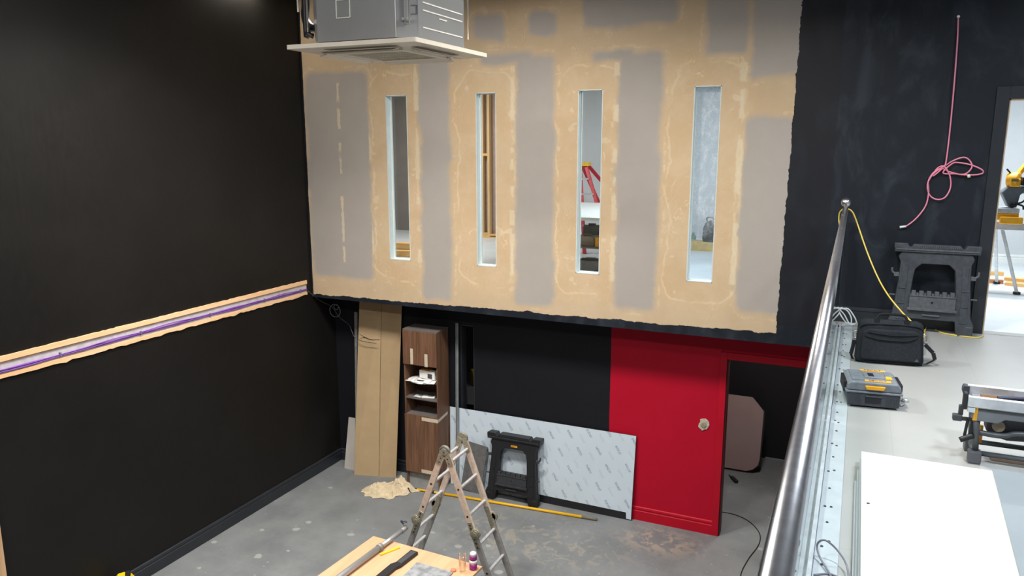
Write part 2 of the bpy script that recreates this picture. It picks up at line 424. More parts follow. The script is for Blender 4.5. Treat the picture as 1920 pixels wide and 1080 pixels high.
def m_glass(name, tint=(1, 1, 1), dirt=0., base=.04, dirtcol=(.7, .75, .8)):
    t = NT(name); t.n.remove(t.b)
    tr = t.n.new('ShaderNodeBsdfTransparent'); tr.inputs[0].default_value = (*tint, 1)
    gl = t.n.new('ShaderNodeBsdfGlossy'); gl.inputs['Roughness'].default_value = .01
    ge = t.n.new('ShaderNodeNewGeometry'); dt = t.n.new('ShaderNodeVectorMath'); dt.operation = 'DOT_PRODUCT'
    t.l.new(ge.outputs['Normal'], dt.inputs[0]); t.l.new(ge.outputs['Incoming'], dt.inputs[1])
    fz = t.mth('MULTIPLY_ADD', t.mth('POWER', t.mth('SUBTRACT', 1., t.mth('ABSOLUTE', dt.outputs['Value'])), 5.), .96, .04)
    mx = t.n.new('ShaderNodeMixShader')
    t.l.new(fz, mx.inputs[0]); t.l.new(tr.outputs[0], mx.inputs[1]); t.l.new(gl.outputs[0], mx.inputs[2])
    last = mx
    if dirt:
        df = t.n.new('ShaderNodeBsdfDiffuse'); df.inputs[0].default_value = (*dirtcol, 1)
        n = t.noise(11, 8, .8, v=t.mapping((1, 1, .7)), dist=.3)
        X, Y_, Z_ = t.xyz()
        f = t.mth('MULTIPLY_ADD', t.sstep(n, .42, .75), dirt, .14)
        f = t.mth('MULTIPLY', f, t.sstep(Z_, 3.2, 3.8))
        m2 = t.n.new('ShaderNodeMixShader'); t.l.new(f, m2.inputs[0]); t.l.new(mx.outputs[0], m2.inputs[1]); t.l.new(df.outputs[0], m2.inputs[2]); last = m2
    t.l.new(last.outputs[0], t.out.inputs[0]); return t.m
def m_emit(name, col, st):
    t = NT(name); t.set((0.8, .8, .8), .5)
    t.b.inputs['Emission Color'].default_value = (*col, 1); t.b.inputs['Emission Strength'].default_value = st; return t.m

BLACKWALL = m_black_wall(); LOWER = m_lower_wall(); RED = simple('red_paint', (180, 10, 38), .5, spec=.25, var=.06, scale=3); PLASTER = m_plaster(); FLOOR = m_floor(); MEZZ = m_mezz_floor()
BLACKTRIM = simple('black_gloss_trim', (38, 42, 48), .38, var=.1, scale=6)
SOFFIT = simple('black_soffit_paint', (24, 25, 30), .6, var=.1, scale=4)
WHITEWALL = simple('white_wall', (205, 208, 210), .7, var=.04, scale=2)
GREYBOARD_WALL = simple('bare_grey_plasterboard', (140, 133, 127), .8, var=.06, scale=3)
CEILM = simple('pale_ceiling', (178, 180, 184), .8, var=.05, scale=2)
WHITE = simple('white_paint', (226, 229, 226), .45, var=.03, scale=5)
REVEAL = simple('white_reveal', (205, 214, 212), .6, var=.05, scale=9)
STEEL = simple('brushed_stainless', (216, 216, 222), .26, 1, var=.08, scale=30)
ZINC = simple('galvanised_steel', (176, 178, 180), .36, .55, var=.04, scale=8)
ALU = simple('aluminium', (206, 207, 208), .4, .45, var=.1, scale=20)
ALU_BEIGE = simple('beige_aluminium', (206, 188, 172), .62, .25, var=.12, scale=26)  # upper ladder stiles in beige, lower ones in grey
ALU_GREY = simple('mid_grey_aluminium', (142, 139, 136), .55, .2, var=.15, scale=24)
HINGE = simple('olive_grey_hinge_steel', (150, 145, 126), .42, .4, var=.3, scale=60)
DARKHOLE = simple('dark_recess', (15, 15, 16), .8, var=.1)
BLACKPL = simple('black_plastic', (27, 28, 31), .5, var=.15, scale=40, bump=.1)
BLACKPL2 = simple('black_plastic_lit', (62, 66, 73), .5, var=.2, scale=30, bump=.15)  # black plastic greyed as if brightly lit: mezzanine sawhorse, level inset
BLACKPL3 = simple('black_plastic_lit_panel', (84, 87, 92), .55, var=.2, scale=30, bump=.15)  # bright light put into the tone of that sawhorse's tray and fittings
YEL = simple('yellow_plastic', (240, 170, 30), .45, var=.08, scale=20)
YELPOLE = simple('yellow_pole_paint', (236, 180, 28), .35, var=.06, scale=10)
ORANGE = simple('amber_label', (232, 176, 78), .5, var=.1, scale=50)
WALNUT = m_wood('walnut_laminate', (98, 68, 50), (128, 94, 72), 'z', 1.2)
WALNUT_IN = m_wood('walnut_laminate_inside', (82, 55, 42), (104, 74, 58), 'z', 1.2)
CABTOP = simple('dusty_cabinet_top', (105, 98, 95), .7, var=.12, scale=10)
TAPE = simple('cream_masking_tape', (205, 192, 170), .7, var=.08, scale=30)
CARD = simple('brown_cardboard', (184, 158, 122), .8, var=.05, scale=3, spec=.2)
PLY = m_wood('peach_board', (198, 152, 116), (212, 166, 130), 'y', .5, .55, .25)
PINE = m_wood('raw_pine', (214, 164, 96), (232, 186, 122), 'x', 1, .6, .5)
PINEZ = m_wood('raw_pine_upright', (206, 172, 122), (224, 192, 146), 'z', 1, .6, .5)
PINKPINE = m_wood('peach_pine_batten', (236, 190, 142), (246, 206, 164), 'y', 1, .6, .5)
CLOTH = simple('cream_dust_cloth', (206, 190, 160), .9, var=.12, scale=9, spec=.1)
PURPLE = simple('purple_cable', (128, 72, 176), .4, var=.1, scale=8)
PINK = simple('pink_cable', (232, 140, 166), .45, var=.05, scale=8)
YELC = simple('yellow_cord', (222, 196, 86), .45, var=.05, scale=8)
WHITEC = simple('white_cable', (230, 232, 235), .45, var=.03, scale=8)
GREYC = simple('grey_cable', (110, 110, 116), .5, var=.05, scale=8)
BLACKC = simple('black_cable', (22, 22, 24), .5, var=.05, scale=8)
FABRIC = simple('black_bag_fabric', (34, 38, 43), .8, var=.2, scale=60, bump=.3, spec=.25)
FABRIC2 = simple('black_webbing', (24, 26, 30), .75, var=.2, scale=80, spec=.25)
GREYTILE = simple('dark_grey_tile', (98, 97, 97), .65, var=.18, scale=12)
GREYSHEET = simple('grey_board', (128, 136, 142), .5, var=.06, scale=3)
SPLATTER = simple('splattered_grey_board', (138, 141, 144), .5, var=.35, scale=16)
OFFW = simple('off_white_board', (180, 176, 170), .7, var=.04, scale=4)
GREYMETAL = simple('dark_grey_painted_steel', (84, 88, 93), .45, .2, var=.12, scale=20)
REDFG = simple('red_fibreglass', (196, 30, 48), .4, var=.06)
PAPER = simple('paper_white', (235, 235, 232), .7, var=.03)
MAUVE = simple('mauve_grey_laminate', (150, 132, 130), .35, var=.05, scale=3)
GLASS = m_glass('balustrade_glass', (.90, .96, .95))
WGLASS = m_glass('window_glass', (.93, .95, .95))
WGLASS2 = m_glass('smeared_window_glass', (.88, .93, .96), .55)
FILM = m_film()

# ------------------------------------------------------------------ setting: the shell
def wall_xz(name, y0, y1, x0, x1, z0, z1, holes, mat):
    """wall slab in the XZ plane with rectangular openings"""
    mb = MB(); xs = sorted({x0, x1, *[h[0] for h in holes], *[h[1] for h in holes]}); zs = sorted({z0, z1, *[h[2] for h in holes], *[h[3] for h in holes]})
    xs = [x for x in xs if x0 <= x <= x1]; zs = [z for z in zs if z0 <= z <= z1]
    solid = lambda i, j: 0 <= i < len(xs)-1 and 0 <= j < len(zs)-1 and not any(h[0]-1e-6 <= xs[i] and xs[i+1] <= h[1]+1e-6 and h[2]-1e-6 <= zs[j] and zs[j+1] <= h[3]+1e-6 for h in holes)
    for i in range(len(xs)-1):
        for j in range(len(zs)-1):
            if not solid(i, j): continue
            a, b, c, d = xs[i], xs[i+1], zs[j], zs[j+1]
            for y in (y0, y1): mb.face([mb._v(p) for p in ((a, y, c), (b, y, c), (b, y, d), (a, y, d))])
            for di, dj, q in ((-1, 0, ((a, c), (a, d))), (1, 0, ((b, c), (b, d))), (0, -1, ((a, c), (b, c))), (0, 1, ((a, d), (b, d)))):
                if not solid(i+di, j+dj):
                    (u0, w0), (u1, w1) = q
                    mb.face([mb._v(p) for p in ((u0, y0, w0), (u1, y0, w1), (u1, y1, w1), (u0, y1, w0))])
    return struct(name, mb, mat, doubles=True)

WIN = [(-5.178, -4.885, 3.0, 4.95), (-3.985, -3.735, 3.0, 4.95), (-2.775, -2.505, 3.0, 4.95), (-1.565, -1.302, 3.0, 4.955)]
DOOR_U = (1.10, 2.00, MZ, 4.775)
DOOR_L = (-1.17, -.27, 0, 2.09)
SLOT = (-4.46, -4.27, .75, 2.15)
WY1 = UW+.125
wall_xz('wall_back', UW, WY1, LX, 5.0, 2.43, CEIL, WIN+[DOOR_U], PLASTER)
wall_xz('wall_back_lower', LW, LW+.12, LX, 4.2, 0, 2.43, [DOOR_L, SLOT], LOWER)
struct('ceiling_soffit', MB().span((LX, WY1, 2.43), (5.0, LW+.12, 2.55)), SOFFIT)
struct('wall_left', MB().span((LX-.15, -3.5, 0), (LX, LW+.12, CEIL)), BLACKWALL)
struct('floor', MB().span((LX-.15, -3.5, -.12), (4.2, 10.95, 0)), FLOOR)
struct('floor_mezzanine', MB().span((-.10, -3.5, 2.43), (5.0, UW, MZ)), MEZZ)
struct('floor_back_room', MB().span((-9.0, WY1, 2.56), (5.0, 12.85, MZ)), simple('pale_even_floor', (212, 216, 218), .45, var=.05, scale=3))  # floor tone paler than on the mezzanine
struct('floor_threshold', MB().span((DOOR_U[0]+.002, UW-.001, 2.68), (DOOR_U[1]-.002, WY1+.001, MZ+.003)), MEZZ)
struct('ceiling', MB().span((LX-.15, -3.6, CEIL), (5.0, WY1, CEIL+.1)), CEILM)
struct('ceiling_back_room', MB().span((-9.0, WY1, 5.75), (5.0, 12.85, 5.85)), WHITEWALL)
struct('wall_front', MB().span((LX-.15, -3.6, 0), (5.0, -3.5, CEIL)), simple('dark_grey_wall', (105, 105, 105), .8))
struct('wall_right', MB().span((5.0, -3.6, 2.43), (5.1, 12.85, CEIL)), WHITEWALL)
struct('wall_right_lower', MB().span((4.2, -3.6, 0), (4.3, 10.95, 2.43)), SOFFIT)
struct('wall_back_room_rear', MB().span((-7.0, 12.75, MZ), (5.0, 12.85, 5.75)), WHITEWALL)
struct('wall_back_room_grey', MB().span((-9.0, 12.70, MZ), (-7.0, 12.85, 5.75)), GREYBOARD_WALL)
struct('wall_back_room_left', MB().span((-9.1, WY1, MZ), (-9.0, 12.85, 5.75)), GREYBOARD_WALL)
struct('wall_back_room_front', MB().span((-9.1, WY1-.1, 2.56), (LX-.15, WY1, 5.75)), GREYBOARD_WALL)
struct('wall_store_rear', MB().span((-6.55, 10.8, 0), (4.2, 10.92, 2.43)), SOFFIT)
struct('ceiling_store', MB().span((-6.55, LW+.12, 2.43), (4.2, 10.92, 2.55)), SOFFIT)
struct('wall_store_left', MB().span((-6.55, LW+.12, 0), (-6.40, 10.8, 2.43)), SOFFIT)

def skirt(name, a, b, n, z0, h, mat):
    """moulded skirting from a to b, thickness towards n"""
    mb = MB(); a = Vector((*a, z0)); b = Vector((*b, z0)); n = Vector((*n, 0))
    prof = [(0, 0), (.018, 0), (.018, h-.055), (.012, h-.05), (.012, h-.035), (.018, h-.03), (.014, h-.008), (.006, h), (0, h)]
    A = [mb._v(a+n*d+Vector((0, 0, z))) for d, z in prof]; B = [mb._v(b+n*d+Vector((0, 0, z))) for d, z in prof]
    for i in range(len(prof)): mb.face([A[i], A[(i+1) % len(prof)], B[(i+1) % len(prof)], B[i]])
    mb.face(A); mb.face(B[::-1]); return struct(name, mb, mat)
skirt('baseboard_left', (LX, -3.4), (LX, LW), (1, 0), 0, .17, BLACKTRIM)
skirt('baseboard_back', (LX+.02, LW), (-2.49, LW), (0, -1), 0, .17, BLACKTRIM)
skirt('baseboard_red', (-2.49, LW), (-1.245, LW), (0, -1), 0, .17, RED)
skirt('baseboard_mezzanine', (-.09, UW), (1.0, UW), (0, -1), MZ, .15, BLACKTRIM)
skirt('baseboard_back_room', (-5.1, 12.75), (4.9, 12.75), (0, -1), MZ, .12, WHITE)
# architraves and linings
def arch(name, d, y, wdt, mat, thick=.02):
    x0, x1, z0, z1 = d; mb = MB()
    for i, t_ in ((0, thick), (1, thick*.6)):
        e = wdt*(1 if i == 0 else .55)
        mb.span((x0-e, y-t_-(.006 if i else 0), z0), (x0+.0, y, z1+e)); mb.span((x1, y-t_-(.006 if i else 0), z0), (x1+e, y, z1+e))
        mb.span((x0, y-t_-(.006 if i else 0), z1), (x1, y, z1+e))
    return struct(name, mb, mat, bevel=.003)
arch('trim_1', DOOR_L, LW, .075, RED)
arch('trim_2', DOOR_U, UW, .10, BLACKTRIM)
EDGE = simple('raw_lining_edge', (205, 180, 150), .7)
struct('trim_3', MB().span((DOOR_U[0]-.001, UW-.004, MZ), (DOOR_U[0]+.012, WY1, DOOR_U[3])).span((DOOR_U[0], UW-.004, DOOR_U[3]-.012), (DOOR_U[1], WY1, DOOR_U[3]+.001)), EDGE)
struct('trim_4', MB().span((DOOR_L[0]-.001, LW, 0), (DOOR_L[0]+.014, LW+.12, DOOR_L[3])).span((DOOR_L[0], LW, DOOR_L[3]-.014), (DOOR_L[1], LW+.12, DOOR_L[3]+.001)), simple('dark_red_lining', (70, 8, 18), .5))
# windows: white lined reveals with a pane each
for i, (x0, x1, z0, z1) in enumerate(WIN):
    mb = MB(); t_ = .008
    mb.span((x0-.001, UW-.002, z0), (x0+t_, WY1, z1)).span((x1-t_, UW-.002, z0), (x1+.001, WY1, z1))
    mb.span((x0, UW-.002, z0-.001), (x1, WY1, z0+t_)).span((x0, UW-.002, z1-t_), (x1, WY1, z1+.001))
    wn = struct('window_%d' % (i+1), mb, REVEAL)
    yy = UW+.09
    fb = MB(); f_ = .005
    fb.span((x0+t_, yy-.012, z0+t_), (x0+t_+f_, yy+.012, z1-t_)).span((x1-t_-f_, yy-.012, z0+t_), (x1-t_, yy+.012, z1-t_))
    fb.span((x0+t_, yy-.012, z0+t_), (x1-t_, yy+.012, z0+t_+f_)).span((x0+t_, yy-.012, z1-t_-f_), (x1-t_, yy+.012, z1-t_))
    fb.build('window_frame', WHITE, wn)
    MB().span((x0+t_, yy-.003, z0+t_), (x1-t_, yy+.003, z1-t_)).build('pane', WGLASS2 if i == 3 else WGLASS, wn)

# spotlight high on the left wall, its pool of light just reaches the top of the picture
o = root('wall_light', (LX, 7.02, 6.16), 'small warm wall light high on the black left wall', 'wall light')
MB().span((LX, 6.90, 6.14), (LX+.03, 7.14, 6.24)).build('backplate', BLACKPL, o, bevel=.004)
MB().cyl((LX+.13, 7.02, 6.17), (LX+.13, 7.02, 6.32), .07, .07, 28).span((LX+.02, 7.0, 6.18), (LX+.10, 7.04, 6.22)).build('housing', BLACKPL, o)
MB().cyl((LX+.13, 7.02, 6.164), (LX+.13, 7.02, 6.171), .058, .058, 28).build('lens', m_emit('warm_lens', (1, .86, .68), 25), o)
area('wall_light_beam', (LX+.13, 7.02, 6.155), .1, 5, (1, .88, .74))

# ------------------------------------------------------------------ cable trunking along the left wall
def ragged(y0, y1, z, dz, seed, step=.05):
    rnd = random.Random(seed); out = []; y = y0
    while y < y1:
        out.append((y, z+dz*(rnd.random()-.5)*(1.6 if rnd.random() < .15 else .7))); y += step*(.5+rnd.random())
    out.append((y1, z)); return out
y0, y1 = 2.2, 7.73
o = root('cable_channel', (LX, 7.73, 2.57), 'long open timber channel on the black left wall, carrying purple cables', 'cable channel')
lo = ragged(y0, y1, 2.478, .016, 3); lo2 = [(y1, 2.515), (y0, 2.515)]
MB().prism(lo+lo2, d=(LX+.0, LX+.016), plane='yz').build('lower_batten', PINKPINE, o)
up = ragged(y0, y1, 2.668, .007, 4)
MB().prism([(y1, 2.622), (y0, 2.622)]+up, d=(LX, LX+.018), plane='yz').build('upper_batten', PINKPINE, o)
MB().span((LX, y0, 2.515), (LX+.005, y1, 2.606)).build('back_strip', simple('lilac_white_strip', (196, 190, 194), .6), o)
MB().span((LX, y0, 2.606), (LX+.010, y1, 2.622)).build('groove_batten', simple('tan_groove_strip', (170, 148, 132), .7), o)  # thin tan strip below the upper batten
clipy = [2.6, 3.45, 4.35, 5.2, 6.1, 6.95, 7.6]
for k in range(4):
    pts = []; yy = y0; rnd = random.Random(20+k)
    n = 0
    while yy < y1:
        near = min(abs(yy-c) for c in clipy)
        spread = min(1, near/.4)
        zc = 2.550+.006*math.sin(yy*1.3) - .014*spread*(1 if k % 2 else -.5)*math.sin(yy*3.1+1)
        pts.append((LX+.012+.006*(k % 2), yy, zc+(k-1.5)*.0048*(1+1.0*spread))); yy += .14
    pts.append((LX+.012, y1, 2.55+(k-1.5)*.004))
    cb = MB().tube(pts, .0042, 8, sub=3).build('network_cable', PURPLE)
    tag(cb, 'thin purple cable running along the timber channel on the left wall', 'cable', 'purple cables in the wall channel')
for c in clipy:
    MB().span((LX+.004, c-.006, 2.535), (LX+.024, c+.006, 2.572)).build('cable_clip', GREYC, o)

# wire trailing from the channel end to the cardboard
tag(MB().tube([(LX+.02, 7.73, 2.53), (-6.36, 7.95, 2.36), (-6.33, 8.15, 2.24), (-6.26, 8.2, 2.10), (-6.12, 8.22, 2.0), (-6.03, 8.16, 1.93), (-5.95, 8.12, 1.86), (-5.80, 8.10, 1.83), (-5.62, 8.12, 1.82)], .0045, 8).build('trailing_wire', simple('dull_wire', (80, 84, 84), .5)),
    'thin dark wire sagging from the end of the cable channel across to the cardboard', 'wire')
mb = MB(); c0 = Vector((-6.26, 8.12, 2.20))
mb.tube([c0+Vector((.085*math.cos(a), 0, .085*math.sin(a))) for a in [R(20*k) for k in range(18)]], .0045, 8, closed=True, sub=2)
mb.tube([c0+Vector((.03+.035*math.cos(a), -.012, .055+.035*math.sin(a))) for a in [R(30*k) for k in range(12)]], .004, 8, closed=True, sub=2)
tag(mb.build('wire_coil', simple('pale_wire', (120, 124, 124), .45)), 'small coil of grey wire hanging in the dark corner under the overhang', 'wire coil')

# ------------------------------------------------------------------ ceiling air conditioner
ax0, ax1, ay0, ay1, az = -3.365, -2.405, 3.985, 4.925, 5.0
acx, acy = (ax0+ax1)/2, (ay0+ay1)/2
o = root('air_conditioner', (acx, acy, az), 'grey metal ceiling cassette air conditioner with cream grille panel and open flaps', 'air conditioner')
def octo(h, ch): return [(-h+ch, -h), (h-ch, -h), (h, -h+ch), (h, h-ch), (h-ch, h), (-h+ch, h), (-h, h-ch), (-h, -h+ch)]
M_ = Matrix.Translation((acx, acy, 0))
b = MB(M_); b.prism(octo(.39, .10), d=(az+.03, az+.34), plane='xy').build('body', simple('satin_steel_casing', (158, 160, 162), .36, .3, var=.03, scale=4), o, bevel=.004)
b = MB(M_); b.prism(octo(.378, .095), d=(az+.012, az+.034), plane='xy').build('gasket', DARKHOLE, o)
CREAM = simple('cream_abs_plastic', (240, 232, 216), .45, var=.03)
# panel: frame with square opening and four flap slots
pw = .475
b = MB(M_); slot = lambda u: [(-.27, u-.03), (.27, u-.03), (.27, u+.03), (-.27, u+.03)]
sl = [slot(-.335), slot(.335), [(y, x) for x, y in slot(-.335)], [(y, x) for x, y in slot(.335)]]
b.prism(rrect(-pw, -pw, pw, pw, .02), sl, d=(az-.012, az+.014), plane='xy').build('panel', CREAM, o, bevel=.003)
b = MB(M_); b.box((0, 0, az+.008), (.85, .85, .006)); b.build('duct_liner', simple('shadowed_duct', (120, 112, 100), .7), o)
b = MB(M_); b.prism(rrect(-.27, -.27, .27, .27, .02), [rrect(-.225, -.225, .225, .225, .01)], d=(az-.03, az-.012), plane='xy').build('grille_frame', CREAM, o, bevel=.003)
gm = MB(M_)
for k in range(23): gm.box((-.215+k*.0195, 0, az-.018), (.009, .45, .010), (0, .5, 0))
for k in range(5): gm.box((0, -.18+k*.09, az-.018), (.45, .006, .012))
gm.build('grille', simple('beige_grille', (205, 196, 176), .6), o)
for k in range(4):
    Mk = M_ @ Matrix.Rotation(R(90*k), 4, 'Z')
    fl = MB(Mk); fl.box((0, -.350, az-.030), (.52, .070, .006), (R(14), 0, 0))
    fl.cyl((-.26, -.33, az-.02), (-.26, -.33, az-.035), .005); fl.cyl((.26, -.33, az-.02), (.26, -.33, az-.035), .005)
    fl.build('flap', CREAM, o, bevel=.002)
# pressed marks and ridges on the casing
WHITELINE = simple('bare_metal_line', (246, 242, 234), .5)
m_ = MB()
fx, fz = -3.02, 5.165
for a_, b_ in (((fx, fz), (fx+.10, fz)), ((fx, fz+.105), (fx+.10, fz+.105)), ((fx, fz), (fx, fz+.105)), ((fx+.10, fz), (fx+.10, fz+.105))):
    m_.beam((a_[0], acy-.392, a_[1]), (b_[0], acy-.392, b_[1]), .007, .006, up=(0, 1, 0) if a_[0] == b_[0] else (0, 0, 1))
m_.build('knockout_outline', WHITELINE, o)
m_ = MB(); xr = acx+.391
for zz in (5.10, 5.20, 5.245): m_.beam((xr, acy-.25, zz), (xr, acy+.26, zz), .006, .007)
m_.beam((xr, acy-.05, 5.175), (xr, acy+.05, 5.175), .006, .007)
m_.build('pressed_rib', WHITELINE, o)
cxx, cyy = acx+.340, acy-.340
m_ = MB(Matrix.Translation((cxx, cyy, 0)) @ Matrix.Rotation(R(45), 4, 'Z'))
m_.box((-.01, -.006, 5.22), (.022, .012, .22)); m_.box((-.01, -.012, 5.135), (.06, .02, .018)); m_.cyl((-.01, -.03, 5.135), (-.01, 0, 5.135), .008)
m_.build('hanging_bracket', ZINC, o, bevel=.002)
m_ = MB(Matrix.Translation((cxx, cyy, 0)) @ Matrix.Rotation(R(45), 4, 'Z'))
for a_, b_ in (((.025, 5.17), (.06, 5.17)), ((.025, 5.22), (.06, 5.22)), ((.06, 5.17), (.06, 5.22))): m_.beam((a_[0], -.002, a_[1]), (b_[0], -.002, b_[1]), .004, .004, up=(0, 1, 0) if a_[0] == b_[0] else (0, 0, 1))
m_.build('corner_mark', GREYC, o)
for sx, sy in ((-1, -1), (1, -1), (1, 1), (-1, 1)):
    MB().cyl((acx+sx*.375, acy+sy*.375, 5.1), (acx+sx*.375, acy+sy*.375, CEIL), .005, seg=10).build('hanger_rod', ZINC, o)
# pipes on its left side
m_ = MB(); xl = acx-.39
m_.tube([(xl+.01, acy-.28, 5.13), (xl-.04, acy-.29, 5.15), (xl-.075, acy-.28, 5.22), (xl-.07, acy-.27, 5.42), (xl-.07, acy-.26, CEIL)], .027, 12)
m_.tube([(xl+.01, acy-.32, 5.08), (xl-.02, acy-.33, 5.10), (xl-.035, acy-.33, 5.20), (xl-.025, acy-.32, CEIL)], .018, 12)
m_.tube([(xl, acy-.33, 5.15), (xl-.02, acy-.34, 5.10), (xl-.045, acy-.33, 5.18), (xl-.03, acy-.33, 5.3)], .007, 8)
m_.build('insulated_pipe', BLACKC, o)
MB().cyl((xl-.115, acy-.30, 5.24), (xl-.115, acy-.30, CEIL), .006, seg=10).build('threaded_rod', WHITELINE, o)

# ------------------------------------------------------------------ helper: a sight line meeting a real plane
_f = 1435.; _p = R(10.8485); _y = R(24.309)
_F = Vector((-math.sin(_y)*math.cos(_p), math.cos(_y)*math.cos(_p), -math.sin(_p))); _R = Vector((math.cos(_y), math.sin(_y), 0)); _U = _R.cross(_F)
def at(u, v, x=None, y=None, z=None):
    d = _F + _R*((u-960)/_f) - _U*((v-540)/_f)
    t = x/d.x if x is not None else y/d.y if y is not None else (z-CAM_H)/d.z
    return Vector((0, 0, CAM_H)) + d*t

# ------------------------------------------------------------------ against the lower back wall
# folded cardboard
o = root('cardboard_sheet', (-5.65, 7.98, 0), 'tall folded brown cardboard sheet leaning under the overhang left of the walnut cabinet', 'cardboard')
th = .006
def slab(name, pts, t, mat, parent, **k):
    """thick quad slab from four 3-D corners (counter-clockwise seen from the front)"""
    P = [Vector(p) for p in pts]; n = (P[1]-P[0]).cross(P[3]-P[0]).normalized()
    mb = MB(); A = [mb._v(p) for p in P]; B = [mb._v(p-n*t) for p in P]
    mb.face(A); mb.face(B[::-1])
    for i in range(4): mb.face([A[i], B[i], B[(i+1) % 4], A[(i+1) % 4]])
    return mb.build(name, mat, parent, **k)
slab('flap', [(-5.925, 7.94, 0), (-5.588, 8.025, 0), (-5.615, 8.262, 2.40), (-5.945, 8.245, 2.40)], th, CARD, o)
slab('flap', [(-5.582, 8.025, 0), (-5.36, 8.095, 0), (-5.295, 8.262, 2.40), (-5.609, 8.262, 2.40)], th, CARD, o)
# creases of the upper left flap, their dark lines added as thin tubes
tag(MB().tube([(-5.945, 8.185, 1.905), (-5.85, 8.180, 1.87), (-5.74, 8.176, 1.845), (-5.62, 8.2, 1.85)], .003, 6).tube([(-5.95, 8.178, 1.82), (-5.86, 8.176, 1.86), (-5.8, 8.17, 1.865)], .003, 6).build('cord', BLACKC), 'short dark crease line drawn across the brown cardboard', 'cord')
t_ = slab('off_white_offcut', [(-6.175, 8.06, 0), (-5.90, 8.04, 0), (-5.95, 8.26, .665), (-6.215, 8.26, .665)], .012, OFFW, None)
tag(t_, 'small off-white board offcut leaning in the corner left of the cardboard', 'board')
mb = MB(); mb.beam((-6.00, 8.12, 0), (-6.035, 8.27, 2.17), .035, .02, up=(0, -1, 0)).beam((-5.98, 8.10, 0), (-6.01, 8.262, 2.165), .012, .03, up=(0, -1, 0))
tag(mb.build('metal_rail', ALU_GREY), 'tall grey metal rail leaning behind the left edge of the cardboard', 'metal rail')
mb = MB(); mb.beam((-4.485, 8.21, 0), (-4.495, 8.278, 2.17), .034, .006, up=(0, -1, 0)).beam((-4.498, 8.20, 0), (-4.508, 8.27, 2.17), .007, .024, up=(0, -1, 0)).beam((-4.472, 8.20, 0), (-4.482, 8.27, 2.17), .007, .024, up=(0, -1, 0))
tag(mb.build('metal_channel', simple('dull_grey_channel', (150, 156, 156), .5, .3)), 'tall light-grey metal channel standing right of the walnut cabinet', 'metal channel')

# walnut cabinet
cx0, cx1, cy0, cy1 = -5.115, -4.625, 7.965, 8.27
o = root('tall_cabinet', ((cx0+cx1)/2, cy0, 0), 'tall narrow walnut cabinet with open middle shelves and cream tape', 'cabinet')
for nm, a_, b_, m_ in (('side_panel', (cx0, cy0+.018, .0), (cx0+.018, cy1, 2.085), WALNUT), ('side_panel', (cx1-.018, cy0+.018, .0), (cx1, cy1, 2.085), WALNUT)):
    MB().span(a_, b_).build(nm, m_, o, bevel=.001)
MB().span((cx0-.002, cy0+.010, 2.085), (cx1+.002, cy1, 2.105)).build('top_panel', CABTOP, o, bevel=.001)
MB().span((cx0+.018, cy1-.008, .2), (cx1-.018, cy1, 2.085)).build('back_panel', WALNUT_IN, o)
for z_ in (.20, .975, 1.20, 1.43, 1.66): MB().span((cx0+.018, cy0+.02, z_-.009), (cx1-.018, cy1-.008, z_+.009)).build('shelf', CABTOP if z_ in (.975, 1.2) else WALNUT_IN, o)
MB().span((cx0+.001, cy0, .20), (cx1-.001, cy0+.017, .985)).build('lower_door', WALNUT, o, bevel=.001)
MB().span((cx0+.001, cy0, 1.65), (cx1-.001, cy0+.017, 2.085)).build('upper_door', WALNUT, o, bevel=.001)
MB().span((cx0+.02, cy0+.05, 0), (cx1-.02, cy0+.066, .19)).build('plinth', simple('dusty_plinth', (150, 150, 148), .7), o)
for a_, b_ in (((-5.005, 1.655), (-4.965, 1.86)), ((-4.80, 1.645), (-4.755, 1.81)), ((-4.86, .925), (cx1-.001, .972)), ((-4.88, .215), (cx1-.02, .262))):
    MB().span((a_[0], cy0-.0015, a_[1]), (b_[0], cy0+.001, b_[1])).build('tape_strip', TAPE, o)
slab('tape_strip', [(cx1+.001, cy0+.0, .925), (cx1+.001, cy1-.05, .965), (cx1+.001, cy1-.05, 1.0), (cx1+.001, cy0, .968)], .002, TAPE, o)
# on its shelves
o = root('paper_sheets', (-4.87, 8.05, 1.44), 'loose white papers hanging over the upper open shelf of the walnut cabinet', 'papers')
for k, (a_, dx) in enumerate(((-.18, -.06), (.12, .05), (-.05, 0))):
    M_ = Matrix.Translation((-4.87+dx, 8.055, 1.445+.004*k)) @ Matrix.Rotation(a_, 4, 'Z')
    b = MB(M_); b.grid(lambda u, v: ((u-.5)*.29, (v-.5)*.24, -.05*max(0, .35-v)+.006*math.sin(u*7+k)), 8, 6); b.build('paper', PAPER, o, solid=.0015)
tag(MB(Matrix.Translation((-4.875, 7.985, 1.443)) @ Matrix.Rotation(.1, 4, 'Z')).box((0, 0, 0.006), (.10, .022, .010)).build('black_marker', BLACKPL, bevel=.003), 'short black pen on the white papers in the cabinet', 'pen')
o = root('white_box', (-4.80, 8.12, 1.46), 'white cardboard box with yellow and black label on the papers in the cabinet', 'box')
Mx = Matrix.Translation((-4.80, 8.12, 1.46)) @ Matrix.Rotation(-.12, 4, 'Z')
MB(Mx).box((0, 0, .055), (.24, .17, .105)).build('carton', PAPER, o, bevel=.002)
MB(Mx).box((-.04, -.0, .1085), (.14, .172, .003)).build('yellow_label', ORANGE, o)
DLP = simple('dark_label_print', (70, 62, 66), .6)
MB(Mx).box((.05, .02, .1088), (.08, .06, .003)).build('dark_label', DLP, o)
MB(Mx).box((.045, -.0862, .045), (.07, .002, .06)).build('dark_label', DLP, o)
